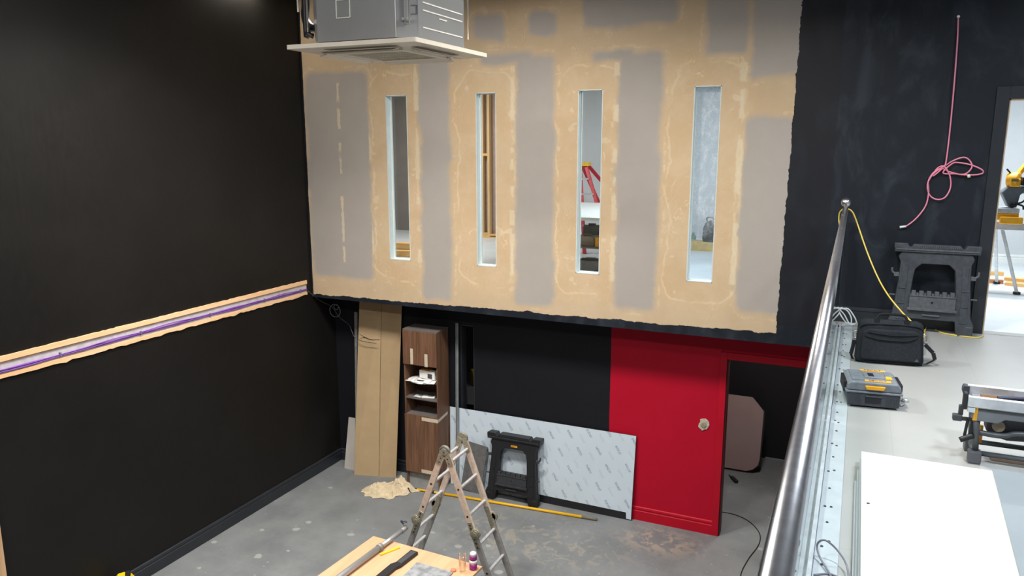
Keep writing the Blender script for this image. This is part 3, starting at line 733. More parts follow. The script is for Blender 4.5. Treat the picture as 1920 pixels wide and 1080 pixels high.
tag(MB(Matrix.Translation((-4.93, 8.07, 1.211)) @ Matrix.Rotation(.2, 4, 'Z')).grid(lambda u, v: ((u-.5)*.16, (v-.5)*.11, .004+.004*math.sin(u*9)), 8, 5).build('folded_leaflet', PAPER, solid=.002), 'folded leaflet on the middle shelf of the walnut cabinet', 'leaflet')
o = root('remote_control', (-4.80, 8.05, 1.21), 'white remote control with grey screen on the middle cabinet shelf', 'remote control')
Mx = Matrix.Translation((-4.80, 8.05, 1.21)) @ Matrix.Rotation(.25, 4, 'Z')
MB(Mx).box((0, 0, .012), (.17, .07, .02)).build('case', PAPER, o, bevel=.005)
MB(Mx).box((.03, 0, .0225), (.06, .045, .002)).build('screen', GREYSHEET, o)

# film covered sheet
o = root('panel_sheet', (-3.38, 8.25, 0), 'long black composite sheet under pale blue printed protective film, leaning low on the wall', 'panel')
sy = lambda z: 8.235 + z*.035
slab('panel', [(-4.605, sy(0), 0), (-2.165, sy(0), 0), (-2.145, sy(1.055), 1.055), (-4.62, sy(1.055), 1.055)], .005, BLACKPL, o)
P = [(-4.602, .006), (-3.52, .006), (-3.50, .10), (-2.235, .092), (-2.23, .015), (-2.172, .012), (-2.15, 1.052), (-4.617, 1.052)]
mb = MB(Matrix(((1, 0, 0, 0), (0, 1, .035, 8.231), (0, 0, 1, 0), (0, 0, 0, 1))))
mb.prism(P, d=(0, .0012)); mb.build('protective_film', FILM, o)

# grey tile leaning on it
Mx = Matrix.Translation((-4.255, 8.125, .002)) @ Matrix.Rotation(R(-6), 4, 'X') @ Matrix.Rotation(R(7), 4, 'Y')
tag(MB(Mx).box((0, .0, .325), (.285, .010, .64)).build('grey_tile', GREYTILE, bevel=.001), 'dark grey rectangular tile leaning on the blue film sheet behind the ladder', 'tile')

# ------------------------------------------------------------------ folding sawhorse
def sawhorse(loc, tilt, label, body, panel, logo, w_=.70, h_=.855):
    o = root('sawhorse', loc, label, 'sawhorse', 'folded plastic sawhorses')
    M0 = Matrix.Translation(loc) @ Matrix.Rotation(R(-tilt), 4, 'X')
    hw = w_/2
    for half in (0, 1):
        M1 = M0 @ Matrix.Translation((0, .052*half, 0))
        outer = [(-hw+.055, h_-.075), (-hw+.035, h_-.12), (-hw+.055, h_-.17), (-hw+.05, h_-.33), (-hw+.035, h_-.50), (-hw+.022, .16), (-hw-.005, .10), (-hw-.005, .012), (-hw+.105, 0), (-hw+.125, .03), (-hw+.14, .125),
                 (hw-.14, .125), (hw-.125, .03), (hw-.105, 0), (hw+.005, .012), (hw+.005, .10), (hw-.022, .16), (hw-.035, h_-.50), (hw-.05, h_-.33), (hw-.055, h_-.17), (hw-.035, h_-.12), (hw-.055, h_-.075)]
        win = [(-hw+.155, .36), (-hw+.165, h_-.30), (-hw+.175, h_-.225), (-hw+.225, h_-.175), (hw-.225, h_-.175), (hw-.175, h_-.225), (hw-.165, h_-.30), (hw-.155, .36)]
        low = [(-hw+.155, .215), (-hw+.155, .335), (hw-.155, .335), (hw-.155, .215)]
        f = MB(M1); f.prism(outer, [win, low], d=(-.024, .020)); f.build('frame', body, o, bevel=.006)
        # recessed faces and ribs of the legs
        for s in (-1, 1):
            r_ = MB(M1)
            xs = s*(hw-.095)
            r_.prism([(xs+s*.012-.0275, .06), (xs+s*.012+.0275, .06), (xs+s*.012+.0275, .42), (xs+.025, .46), (xs+.025, .62), (xs-.025, .62), (xs-.025, .46), (xs+s*.012-.0275, .42)], d=(-.0285, -.0225))
            for k in range(3): r_.box((xs+s*.012, -.030, .12+.14*k), (.055, .010, .008))
            r_.build('leg_rib', body, o, bevel=.002)
        for s in (-1, 1):
            MB(M1).box((s*(hw-.055), 0, .045), (.115, .056, .09)).build('foot', body, o, bevel=.008)
    # shelf tray with a toothed edge
    t = MB(M0); t.box((0, -.032, .275), (w_-.30, .02, .125)).box((0, -.038, .215), (w_-.27, .03, .022)).box((0, -.036, .338), (w_-.30, .026, .012))
    t.build('shelf_tray', panel, o, bevel=.003)
    t = MB(M0); n = 11; pitch = (w_-.33)/n
    for k in range(n):
        if k % 2 == 0: t.box((-(w_-.33)/2+pitch*(k+.5), -.032, .362), (pitch*1.15, .03, .045))
        else: t.cyl((-(w_-.33)/2+pitch*(k+.5), -.045, .352), (-(w_-.33)/2+pitch*(k+.5), -.02, .352), pitch*.36, seg=12)
    t.build('toothed_edge', panel, o, bevel=.003)
    MB(M0).cyl((0, -.043, .283), (0, -.0415, .283), .010, seg=16).build('screw_hole', DARKHOLE, o)
    MB(M0).box((0, -.03, .165), (.14, .02, .014)).box((0, .0, .158), (w_-.26, .03, .05)).build('crossbar', panel, o, bevel=.004)
    # grooved top rail with two notches
    prof = [(-hw, h_-.075), (hw, h_-.075), (hw+.008, h_-.03), (hw+.008, h_), (hw-.10, h_), (hw-.115, h_-.028), (hw-.135, h_-.028), (hw-.15, h_-.004), (-hw+.15, h_-.004), (-hw+.135, h_-.028), (-hw+.115, h_-.028), (-hw+.10, h_), (-hw-.008, h_), (-hw-.008, h_-.03)]
    MB(M0).prism(prof, d=(-.04, .09)).build('top_rail', body, o, bevel=.004)
    t = MB(M0); t.box((0, -.043, h_-.05), (w_-.01, .008, .012))
    for k in range(26): t.box((-hw+.15+k*(w_-.30)/25, -.0425, h_-.022), (.005, .006, .02))
    t.build('rail_groove', panel, o)
    for s in (-1, 1):
        t = MB(M0); t.tube([(s*(hw-.05), 0, h_-.27), (s*(hw-.02), -.005, h_-.275), (s*(hw+.005), -.005, h_-.26), (s*(hw+.008), -.005, h_-.225)], .010, 8).box((s*(hw-.03), 0, h_-.285), (.04, .03, .03))
        t.build('hook', panel, o)
        MB(M0).box((s*(hw-.01), 0, .33), (.05, .02, .012)).build('latch', panel, o, bevel=.003)
    if logo:
        MB(M0).box((0.01, -.0255, h_-.135), (.085, .003, .022)).build('yellow_label', YEL, o)
        text_mesh('DEWALT', .020, 'logo', BLACKPL, o, M0 @ Matrix.Translation((.01, -.0275, h_-.135)) @ Matrix.Rotation(R(90), 4, 'X'))
    return o
sawhorse((-3.655, 8.075, 0), 6.5, 'black folded plastic sawhorse leaning on the blue film sheet downstairs', BLACKPL, simple('black_plastic_tray', (50, 52, 56), .5, var=.2, scale=30), True)
sawhorse((.665, 7.655, MZ), 3.5, 'black folded sawhorse, greyed as if brightly lit, against the black wall on the mezzanine', BLACKPL2, BLACKPL3, False, .665, .80)

# ------------------------------------------------------------------ yellow extension pole
o = root('extension_pole', (-3.8, 7.95, 0), 'long yellow painter extension pole lying on the grey floor', 'pole')
pa, pb = Vector((-5.03, 7.865, .018)), Vector((-2.535, 8.065, .018))
pt = lambda k: pa.lerp(pb, k)
MB().cyl(pt(.20), pt(.925), .0165, seg=20).build('outer_tube', YELPOLE, o)
MB().cyl(pt(.03), pt(.2), .0135, seg=20).build('inner_tube', YELPOLE, o)
MB().cyl(pt(0), pt(.03), .012, .014, seg=16).build('white_tip', PAPER, o)
for k0, k1, rr_ in ((.118, .150, .019), (.178, .205, .021), (.04, .052, .0155)): MB().cyl(pt(k0), pt(k1), rr_, seg=20).build('locking_collar', BLACKPL, o)
mb = MB().cyl(pt(.925), pt(1), .018, .016, seg=18)
for k in range(6): mb.cyl(pt(.93+.011*k), pt(.934+.011*k), .0195, seg=18)
mb.build('grip', simple('worn_grip', (120, 112, 98), .6), o)

# ------------------------------------------------------------------ crumpled dust cloth
from mathutils import noise as mn
def heap(u, v):
    a = 2*math.pi*u; r = v
    ro = 1+.34*mn.noise((math.cos(a)*1.6, math.sin(a)*1.6, 3.))+.24*mn.noise((math.cos(a)*4, math.sin(a)*4, 8.))+.12*mn.noise((math.cos(a)*9, math.sin(a)*9, 1.))
    x = math.cos(a)*r*.30*ro; y = math.sin(a)*r*.185*ro
    x += .09*math.exp(-((a-.4)**2)/.12)*r
    hgt = .055*(1-r**2.5)+.135*math.exp(-((x-.13)**2+(y-.08)**2)/.007)+.045*math.exp(-((x+.12)**2+(y)**2)/.012)+.05*math.exp(-((x-.26)**2+(y-.03)**2)/.002)
    wx = x+.04*mn.noise((x*7, y*7, 4.)); wy = y+.04*mn.noise((x*7, y*7, 9.))
    rid = 1-abs(2*mn.noise((wx*8, wy*13, 2.))); rid2 = 1-abs(2*mn.noise((wx*18+wy*9, wy*15-wx*8, 6.)))
    f = .060*(rid-.62)+.022*(rid2-.6)
    z = max(.004, hgt+f*(1-r**8))
    if r > .9: z = max(.003, z*(1-r)*10*.9+.004+.022*max(0, rid-.75))
    return (-5.235+x, 7.70+y*1.05+x*.30, z)
mb = MB(); mb.grid(heap, 140, 56)
cl = mb.build('dust_cloth', CLOTH, solid=.004, doubles=True)
tag(cl, 'crumpled cream dust cloth heaped on the floor in front of the cardboard', 'cloth')

# ------------------------------------------------------------------ folding ladder
LNY, LFY, LTZ, LTX = 5.95, 6.31, 1.555, -3.385
o = root('folding_ladder', (LTX, (LNY+LFY)/2, 0), 'aluminium hinged folding ladder standing open as an A-frame', 'ladder')
ml = {-1: (LTX-.305, .775), 1: (LTX+.298, .772)}; bt = {-1: (LTX-.60, .0), 1: (LTX+.585, .0)}
for s in (-1, 1):
    top = Vector((LTX+s*.022, 0, LTZ-.03)); mid = Vector((ml[s][0], 0, ml[s][1])); bot = Vector((bt[s][0], 0, .012))
    for yy in (LNY, LFY):
        Yv = Vector((0, yy, 0)); inw = .012 if yy == LNY else -.012
        MB().beam(top+Yv, mid+Yv+(mid-top)*(-.03), .026, .062, up=(1, 0, 0)).build('upper_stile', ALU_BEIGE, o, bevel=.004)
        MB().beam(mid+Yv+(bot-mid)*.03, bot+Yv, .026, .062, up=(1, 0, 0)).build('lower_stile', ALU_GREY, o, bevel=.004)
        d = (bot-mid).normalized()
        MB().beam(bot+Yv-d*.02, bot+Yv+d*.012, .034, .072, up=(1, 0, 0)).build('rubber_foot', BLACKPL, o, bevel=.004)
        # middle hinge
        hb = MB(); c = mid+Yv+Vector((s*.022, 0, .0)); so = -.024 if yy == LNY else .024
        for r_, t_ in ((.052, .010), (.040, .017), (.022, .022)):
            hb.cyl(c+Vector((0, -so*.2, 0)), c+Vector((0, (so/abs(so))*(.013+t_), 0)), r_, seg=28)
        hb.beam(mid+Yv+(top-mid).normalized()*.11, mid+Yv, .034, .052, up=(1, 0, 0)).beam(mid+Yv, mid+Yv+d*.15, .034, .05, up=(1, 0, 0))
        hb.build('hinge', HINGE, o, bevel=.002)
        for k, t_ in enumerate((-.085, -.05, .06, .10, .14)):
            rb = MB(); q = mid+Yv+((top-mid).normalized()*(-t_) if t_ < 0 else d*t_); rb.cyl(q+Vector((0, -.022 if yy == LNY else .022, 0)), q, .008, seg=10)
            rb.build('rivet', BLACKPL, o)
        hb = MB()
    for sec, (A, B, rr, m_) in enumerate(((top, mid, (.115, .45, .79), ALU), (mid, bot, (.16, .50, .84), ALU))):
        for t_ in rr:
            q = A.lerp(B, t_)
            MB().beam(q+Vector((0, LNY-.005, 0)), q+Vector((0, LFY+.005, 0)), .030, .026, up=(0, 0, 1)).build('rung', m_, o, bevel=.008, seg=3)
            hb = MB(); hb.cyl(q+Vector((0, LNY-.0145, 0)), q+Vector((0, LNY-.012, 0)), .011, seg=12); hb.build('rung_end', BLACKPL, o)
for yy in (LNY, LFY):
    hb = MB(); c = Vector((LTX, yy, LTZ-.012))
    so = -1 if yy == LNY else 1
    hb.cyl(c+Vector((0, -.013, 0)), c+Vector((0, .013, 0)), .056, seg=36)
    hb.cyl(c+Vector((0, so*.010, 0)), c+Vector((0, so*.022, 0)), .034, seg=32)
    MB().lathe([(.036, so*.010), (.050, so*.010), (.050, so*.0165), (.036, so*.0165)], c, 32, axis='y').build('hinge_ring', GREYMETAL, o)
    MB().cyl(c+Vector((0, so*.02, 0)), c+Vector((0, so*.026, 0)), .011, seg=16).build('pivot', GREYMETAL, o)
    for s in (-1, 1):
        mid = Vector((ml[s][0], yy, ml[s][1])); d = (mid-Vector((LTX+s*.022, yy, LTZ-.03))).normalized()
        hb.beam(c+Vector((s*.02, so*.001, 0)), c+Vector((s*.02, so*.001, 0))+d*.14, .034, .052, up=(1, 0, 0))
    hb.build('top_hinge', HINGE, o, bevel=.002)
    for s in (-1, 1):
        mid = Vector((ml[s][0], yy, ml[s][1])); d = (mid-c).normalized()
        for t_ in (.075, .12): q = c+d*t_+Vector((s*.01, so*.019, 0)); MB().cyl(q, q+Vector((0, -so*.006, 0)), .0075, seg=10).build('rivet', BLACKPL, o)

# ------------------------------------------------------------------ makeshift table and what lies on it
TZ = .75
o = root('makeshift_table', (-3.36, 4.7, 0), 'peach wooden board laid on trestles as a work table by the ladder', 'table')
slab('tabletop', [(-3.993-.06, 3.9, TZ), (-2.86, 3.85, TZ), (-2.768, 5.496, TZ), (-3.944, 5.543, TZ)], .022, PLY, o, bevel=.001)
for yy in (4.15, 5.15):
    tr = MB().span((-3.80, yy-.035, TZ-.092), (-2.98, yy+.035, TZ-.023)).build('trestle', PINE, o, bevel=.003)
    for sx in (-3.72, -3.06):
        for sg in (-1, 1):
            MB().beam((sx, yy+sg*.02, TZ-.09), (sx, yy+sg*.22, 0), .06, .03, up=(0, 1, 0)).build('trestle_leg', PINE, tr, bevel=.002)
o = root('support_pole', (-3.74, 5.2, TZ), 'grey telescopic metal pole lying across the peach board, hooked tip overhanging', 'pole')
a, b = Vector((-3.79, 4.55, TZ+.033)), Vector((-3.712, 5.76, TZ+.033)); q = lambda k: a.lerp(b, k)
MB().cyl(q(-.3), q(.66), .029, seg=24).build('outer_tube', ZINC, o)
MB().cyl(q(.66), q(.97), .022, seg=24).build('inner_tube', ZINC, o)
MB().cyl(q(.64), q(.675), .033, seg=24).build('collar', ALU_GREY, o)
hk = MB().cyl(q(.93), q(1), .026, .020, seg=20)
hk.build('end_fitting', ALU_GREY, o)
MB().tube([q(.985), q(1.0)+Vector((-.035, .01, .02)), q(1.0)+Vector((-.055, -.005, .055)), q(.98)+Vector((-.02, 0, .075)), q(.98)+Vector((.01, .02, .06))], .009, 10).build('hook', GREYMETAL, o)
Mx = Matrix.Translation((-3.644, 5.368, TZ)) @ Matrix.Rotation(math.atan2(.17, .084), 4, 'Z')
b_ = MB(Mx).box((0, 0, .008), (.20, .022, .014)); tag(b_.build('folding_rule', simple('bright_yellow_plastic', (242, 208, 40), .4), bevel=.002), 'small bright yellow stick on the peach board beside the grey pole', 'ruler')
o = root('spirit_level', (-3.45, 5.1, TZ), 'black bar-shaped spirit level on the peach board', 'spirit level')
MB().prism([(-3.462, 5.437), (-3.382, 5.430), (-3.405, 5.18), (-3.425, 5.13), (-3.46, 4.4), (-3.53, 4.4), (-3.50, 5.16), (-3.475, 5.2)], d=(TZ, TZ+.03), plane='xy').build('body', BLACKPL, o, bevel=.005)
MB().prism([(-3.448, 5.420), (-3.396, 5.415), (-3.416, 5.20), (-3.462, 5.21)], d=(TZ+.03, TZ+.0315), plane='xy').build('inset', BLACKPL2, o)
t_ = slab('splattered_board', [(-3.30, 4.6, TZ+.014), (-2.93, 4.6, TZ+.014), (-2.95, 5.292, TZ+.014), (-3.318, 5.298, TZ+.014)], .012, SPLATTER, None)
tag(t_, 'grey paint-splattered board lying on the peach board', 'board')
CLEAR = m_glass('tumbler_glass', (.965, .96, .935), .0)
tag(MB().lathe([(.026, .001), (.027, .004), (.036, .165), (.0335, .165), (.025, .012), (.001, .010)], (-2.885, 5.345, TZ), 28).build('drinking_glass', CLEAR), 'empty clear drinking glass on the peach board', 'drinking glass')
tag(MB().lathe([(.001, .001), (.022, .001), (.026, .008), (.020, .018), (.001, .022)], (-2.965, 5.325, TZ), 14).build('orange_plug', simple('orange_foam', (226, 130, 100), .8)), 'small orange plug lying on the peach board beside the empty glass', 'plug')
o = root('spray_can', (-2.822, 5.425, TZ), 'small purple and white can on the corner of the peach board', 'can')
PUR = simple('magenta_print', (140, 40, 120), .35, var=.3, scale=50)
MB().lathe([(.001, .001), (.030, .001), (.034, .006), (.034, .06)], (-2.822, 5.425, TZ), 28).build('lower_band', PUR, o)
MB().lathe([(.034, .06), (.034, .092)], (-2.822, 5.425, TZ), 28).build('white_band', PAPER, o)
MB().lathe([(.034, .092), (.034, .125), (.030, .133)], (-2.822, 5.425, TZ), 28).build('upper_band', PUR, o)
MB().lathe([(.030, .133), (.026, .155), (.016, .162), (.001, .163)], (-2.822, 5.425, TZ), 28).build('cap', PAPER, o)

# yellow jug and plank at the left wall
o = root('yellow_jug', (-6.27, 4.72, 0), 'yellow plastic jug with dark cap at the foot of the black left wall', 'jug')
Mx = Matrix.Translation((-6.22, 4.60, 0)) @ Matrix.Rotation(.85, 4, 'Z') @ Matrix.Scale(1.3, 4)
MB(Mx).prism([(-.085, 0), (.085, 0), (.095, .02), (.095, .15), (.06, .205), (.01, .225), (-.03, .22), (-.075, .17), (-.095, .15), (-.095, .02)], [rrect(-.06, .15, -.01, .185, .012)], d=(-.05, .05)).build('body', simple('yellow_jug_plastic', (246, 200, 10), .35), o, bevel=.012, seg=3)
MB(Mx).cyl((.035, 0, .205), (.043, 0, .246), .020, .020, 20).build('cap', BLACKPL, o, bevel=.002)
tag(slab('wooden_plank', [(-6.38, 3.50, 0), (-6.31, 3.61, 0), (-6.31, 3.61, 2.3), (-6.38, 3.50, 2.3)], .02, m_wood('peach_plank', (218, 176, 134), (232, 192, 150), 'z', 1), None), 'upright peach-coloured timber plank against the black wall at far left', 'plank')

# ------------------------------------------------------------------ red wall and doorway
o = root('paper_patch', (-1.388, LW, 1.30), 'crumpled off-white patch stuck on the red wall beside the doorway', 'patch')
rnd = random.Random(5); rim = []
for k in range(14):
    a = 2*math.pi*k/14; r_ = .062*(.8+.4*rnd.random()); rim.append((-1.388+r_*math.cos(a)*.95, 1.303+r_*math.sin(a)*1.05))
MB().prism(rim, d=(LW-.012, LW-.001)).build('paper', simple('dirty_paper', (190, 180, 160), .8, var=.25, scale=40), o, bevel=.004)
rim2 = [(-1.388+.03*math.cos(2*math.pi*k/9)*(1+.2*(k % 2)), 1.303+.034*math.sin(2*math.pi*k/9)) for k in range(9)]
MB().prism(rim2, d=(LW-.022, LW-.011)).build('crumple', simple('grey_plaster_lump', (150, 142, 122), .8, var=.3, scale=60), o, bevel=.005)
tag(MB().tube([at(1340, 958, z=.006), at(1375, 964, z=.006), at(1405, 978, z=.006), at(1424, 1000, z=.006), at(1422, 1022, z=.006), at(1402, 1050, z=.006), at(1388, 1082, z=.006), at(1392, 1130, z=.006)], .005, 8).build('floor_cable', BLACKC), 'black cable curling across the floor out of the red doorway', 'cable')
o = root('hand_tool', (-1.24, 9.93, 0), 'small black hand tool on the floor inside the dark doorway', 'hand tool')
Mx = Matrix.Translation((-1.235, 9.88, 0)) @ Matrix.Rotation(R(-58), 4, 'Z')
MB(Mx).box((.03, 0, .02), (.16, .05, .035)).build('handle', BLACKPL, o, bevel=.01)
MB(Mx).box((-.09, 0, .014), (.09, .02, .012)).build('blade', GREYMETAL, o, bevel=.002)
# tabletop leaning inside
o = root('leaning_tabletop', (-1.6, 10.2, 0), 'mauve-grey tabletop with cut corners leaning in the dark room behind the doorway', 'tabletop')
Mx = Matrix.Translation((-1.55, 10.17, .03)) @ Matrix.Rotation(R(-14), 4, 'X')
out = [(-.62, .12), (-.50, 0), (.44, 0), (.52, .03), (.585, .10), (.60, .18), (.60, .83), (.44, 1.0), (-.46, 1.0), (-.62, .84)]
MB(Mx).prism(out, d=(0, .025)).build('top', MAUVE, o, bevel=.002)
out2 = [(x*1.004, z if z > .02 else z-.012) for x, z in out]
MB(Mx).prism([(x*1.03, -.015+z*1.005) for x, z in out], d=(.026, .034)).build('edge', BLACKPL, o)
struct('baseboard_store', MB().span((-.93, 10.78, 0), (3, 10.8, .02)), simple('pale_floor_strip', (140, 150, 160), .6))
tag(MB().span((-4.62, 9.05, 0), (-4.20, 9.45, 1.02)).span((-4.60, 9.07, 1.02), (-4.22, 9.43, 1.12)).build('grey_bin', simple('grey_bin_plastic', (120, 122, 120), .6), bevel=.04, seg=3), 'grey bin seen through the narrow gap in the black wall', 'bin')
b_ = MB().span((SLOT[0]-.001, LW-.003, SLOT[2]), (SLOT[0]+.012, LW+.12, SLOT[3])).span((SLOT[1]-.012, LW-.003, SLOT[2]), (SLOT[1]+.001, LW+.12, SLOT[3])).span((SLOT[0], LW-.003, SLOT[3]-.012), (SLOT[1], LW+.12, SLOT[3]+.001))
w5 = struct('window_5', b_, BLACKTRIM)
MB().span((SLOT[0]+.012, LW+.05, SLOT[2]), (SLOT[1]-.012, LW+.056, SLOT[3]-.012)).build('pane', WGLASS, w5)

# ------------------------------------------------------------------ balustrade on the mezzanine edge
GX = -.088
o = root('glass_balustrade', (GX, 4.0, MZ), 'stainless tube handrail with ball end over glass balustrade on the mezzanine edge', 'balustrade')
ra, rb_ = Vector((-.060, .2, 3.822)), Vector((-.104, 7.50, 3.822))
MB().cyl(ra, rb_, .0235, seg=40).build('handrail', STEEL, o)
prof = [(.001, -.05)]+[(.047*math.cos(R(a)), .047*math.sin(R(a))) for a in range(-80, 81, 10)]+[(.001, .05)]
MB().lathe(prof, (-.104, 7.56, 3.875), 32).build('ball_finial', STEEL, o)
MB().cyl((-.104, 7.56, MZ), (-.104, 7.56, 3.83), .021, seg=28).build('end_post', STEEL, o)
MB().cyl((-.104, 7.56, MZ+.0), (-.104, 7.56, MZ+.012), .05, seg=28).build('post_flange', STEEL, o, bevel=.002)
for y0_, y1_ in ((.2, 2.18), (2.20, 4.88), (4.90, 7.46)):
    MB().span((GX-.006, y0_, MZ+.02), (GX+.006, y1_, 3.803)).build('glass_panel', GLASS, o, bevel=.001)
MB().span((GX-.030, .2, MZ), (GX-.012, 7.6, MZ+.035)).span((GX+.012, .2, MZ), (GX+.030, 7.6, MZ+.035)).span((GX-.030, .2, MZ), (GX+.030, 7.6, MZ+.008)).build('base_channel', simple('pale_grey_channel', (186, 192, 198), .4, .15), o, bevel=.002)
o = root('edge_plate', (.0, 4.0, MZ), 'long white metal plate bolted to the floor beside the glass balustrade', 'metal plate')
PLATE = simple('white_zinc_plate', (204, 212, 218), .3, .25, var=.06, scale=8)
MB().span((-.056, .2, MZ), (.036, 7.78, MZ+.005)).build('plate', PLATE, o, bevel=.001)
BOLT = simple('dark_screw', (88, 92, 98), .4, .6)
rnd = random.Random(11); y_ = 2.3; k = 0
while y_ < 7.5:
    for dx in ((-.012, .012) if k % 2 else (0.0,)):
        bx = -.020+dx+rnd.uniform(-.004, .004); by = y_+rnd.uniform(-.03, .03)
        MB().cyl((bx, by, MZ+.005), (bx, by, MZ+.009), .0068, .0055, 12).cyl((bx, by, MZ+.009), (bx, by, MZ+.010), .0035, seg=6).build('bolt', BOLT, o)
    y_ += .20; k += 1
# cables at the rail
p = lambda u, v, **k: tuple(at(u, v, **k))
tag(MB().tube([p(1577, 433, y=7.55), p(1573, 415, y=7.55), p(1574, 400, y=7.54), p(1580, 392.5, y=7.51), p(1588, 391.5, y=7.50), p(1597, 396, y=7.5), p(1605, 412, y=7.45), p(1625, 470, y=7.25), p(1645, 518, y=7.1), p(1665, 553, y=6.95), p(1690, 584, y=6.82), p(1708, 602, y=6.72),
                 p(1714, 608, y=6.73), (.56, 6.86, 2.80), p(1738, 612, z=MZ+.006), p(1770, 625, z=MZ+.006), p(1830, 633, z=MZ+.006), (1.10, 7.74, MZ+.006)], .006, 10).build('extension_lead', YELC),
    'pale yellow cord looped over the ball end of the handrail, trailing behind the bag', 'extension lead')
mb = MB()
for pts in ([(1572, 578), (1583, 590), (1592, 606), (1600, 608), (1607, 604)], [(1573, 577), (1588, 582), (1596, 596), (1595, 607), (1586, 604), (1576, 590), (1572, 579)], [(1572, 580), (1590, 579), (1603, 596), (1606, 606)], [(1570, 582), (1578, 577), (1582, 580)]):
    mb.tube([p(u, v, y=7.35+.02*i) for i, (u, v) in enumerate(pts)], .006, 8)
tag(mb.build('white_cables', WHITEC), 'loops of white cable at the wall end of the balustrade, left of the bag', 'cable')
tag(MB().tube([p(1526, 1078, z=MZ+.01), p(1560, 1077, z=MZ+.01), p(1600, 1100, z=MZ+.01)], .004, 8).tube([p(1594, 1110, z=MZ+.012), p(1588, 1062, z=MZ+.03), p(1572, 1034, z=MZ+.06), p(1553, 1016, z=MZ+.09), p(1541, 1013, z=MZ+.09), p(1532, 1022, z=MZ+.06), p(1536, 1042, z=MZ+.03), p(1552, 1070, z=MZ+.015), p(1570, 1100, z=MZ+.012)], .0042, 8).build('wire_loop', simple('grey_wire', (120, 118, 128), .45)),
    'loop of stiff grey wire curling above the bolted white edge plate', 'wire')

# pink network cable on the black wall
YP = UW-.02
pk = [(1797, 30), (1795, 80), (1789, 160), (1781, 245), (1774, 302), (1769, 312), (1752, 322), (1742, 336), (1739, 352), (1744, 367), (1757, 374), (1772, 370), (1782, 352), (1781, 330), (1770, 312),
      (1757, 316), (1749, 330), (1760, 322), (1775, 309), (1790, 300), (1808, 295), (1819, 302), (1822, 314), (1810, 326), (1790, 326), (1768, 324), (1785, 307), (1797, 305), (1820, 309), (1841, 318), (1842, 325), (1825, 328), (1800, 327), (1780, 322), (1765, 316), (1750, 326), (1740, 341)]
tail = [(1740, 341), (1741, 362), (1736, 385), (1722, 405), (1708, 418), (1697, 425)]
o = root('pink_cable', tuple(at(1797, 30, y=UW-.02)), 'pink data cable hanging knotted on the black wall above the sawhorse', 'cable')
MB().tube([p(u, v, y=YP-.008*(i % 3)) for i, (u, v) in enumerate(pk)], .0062, 8, sub=5).tube([p(u, v, y=YP-.005) for u, v in tail], .0062, 8).build('cable', PINK, o)
MB().cyl(p(1699, 424.5, y=YP-.005), p(1687, 426, y=YP-.005), .009, .011, 12).build('plug', WHITEC, o)
MB().cyl(p(1816, 327, y=YP-.01), p(1817, 333, y=YP-.01), .014, .012, 12).build('plug', simple('cream_plug', (222, 214, 196), .5), o)
MB().cyl(p(1797, 31, y=UW-.03), p(1797, 31, y=UW-.001), .010, .014, 12).build('wall_clip', WHITEC, o)

# ------------------------------------------------------------------ laptop bag
o = root('laptop_bag', (.30, 6.5, MZ), 'black laptop bag with carry handle standing on the mezzanine floor', 'bag')
ang = math.atan2(.122, .483)*.55
Mx = Matrix.Translation((.305, 6.47, MZ)) @ Matrix.Rotation(ang, 4, 'Z') @ Matrix.Rotation(R(-9), 4, 'X')
def bag(w0, w1, h, d, y0):
    def fn(u, v):
        z = v*h
        a = 2*math.pi*u; n = 5.0
        ca, sa = math.cos(a), math.sin(a)
        ex = abs(ca)**(2/n)*(1 if ca >= 0 else -1); ey = abs(sa)**(2/n)*(1 if sa >= 0 else -1)
        ww = w0+(w1-w0)*v; bul = 1+.10*math.sin(v*math.pi)
        edge = 1 if .06 < v < .90 else (.965 if v <= .06 else max(.80, 1-((v-.90)/.1)**2*.16))
        return (ex*ww/2*edge, y0+ey*d/2*bul*(1 if v < .9 else 1-(v-.9)*3)+.004*mn.noise((ex*7, ey*3, z*16)), z)
    return fn
b = MB(Mx); b.grid(bag(.490, .455, .335, .12, 0), 72, 24); f1 = bag(.490, .455, .335, .12, 0)
b.face([b._v(f1(k/24, 1)) for k in range(24)]); b.face([b._v(f1(k/24, 0)) for k in range(24)])
b.build('body', FABRIC, o)
b = MB(Mx); b.prism([(-.205, .02), (.205, .02), (.215, .06), (.205, .235), (.16, .262), (-.16, .262), (-.205, .235), (-.215, .06)], d=(-.092, -.045)).build('front_pocket', FABRIC, o, bevel=.014, seg=3)
def zip_(pts, nm='zip'): MB(Mx).tube(pts, .0045, 8).build(nm, FABRIC2, o)
zip_([(-.19, -.094, .205), (-.1, -.098, .185), (0, -.098, .180), (.1, -.098, .182), (.165, -.096, .205), (.19, -.09, .235)])
zip_([(-.17, -.094, .235), (-.08, -.098, .225), (.05, -.098, .220), (.18, -.094, .232)])
zip_([(-.225, -.055, .262), (-.19, -.062, .292), (-.05, -.064, .300), (.1, -.064, .300), (.19, -.060, .290), (.23, -.04, .255)])
b = MB(Mx)
for s in (-1, 1): b.box((s*.105, -.052, .305), (.036, .012, .075))
b.build('handle_tab', FABRIC2, o, bevel=.003)
MB(Mx).tube([(-.105, -.05, .34), (-.09, -.045, .372), (-.03, -.04, .380), (.04, -.04, .380), (.09, -.045, .372), (.105, -.05, .34)], .010, 10).build('handle', FABRIC2, o)
MB(Mx).prism([(.165, .030), (.198, .030), (.181, .052)], d=(-.0945, -.0935)).build('badge', GREYMETAL, o)
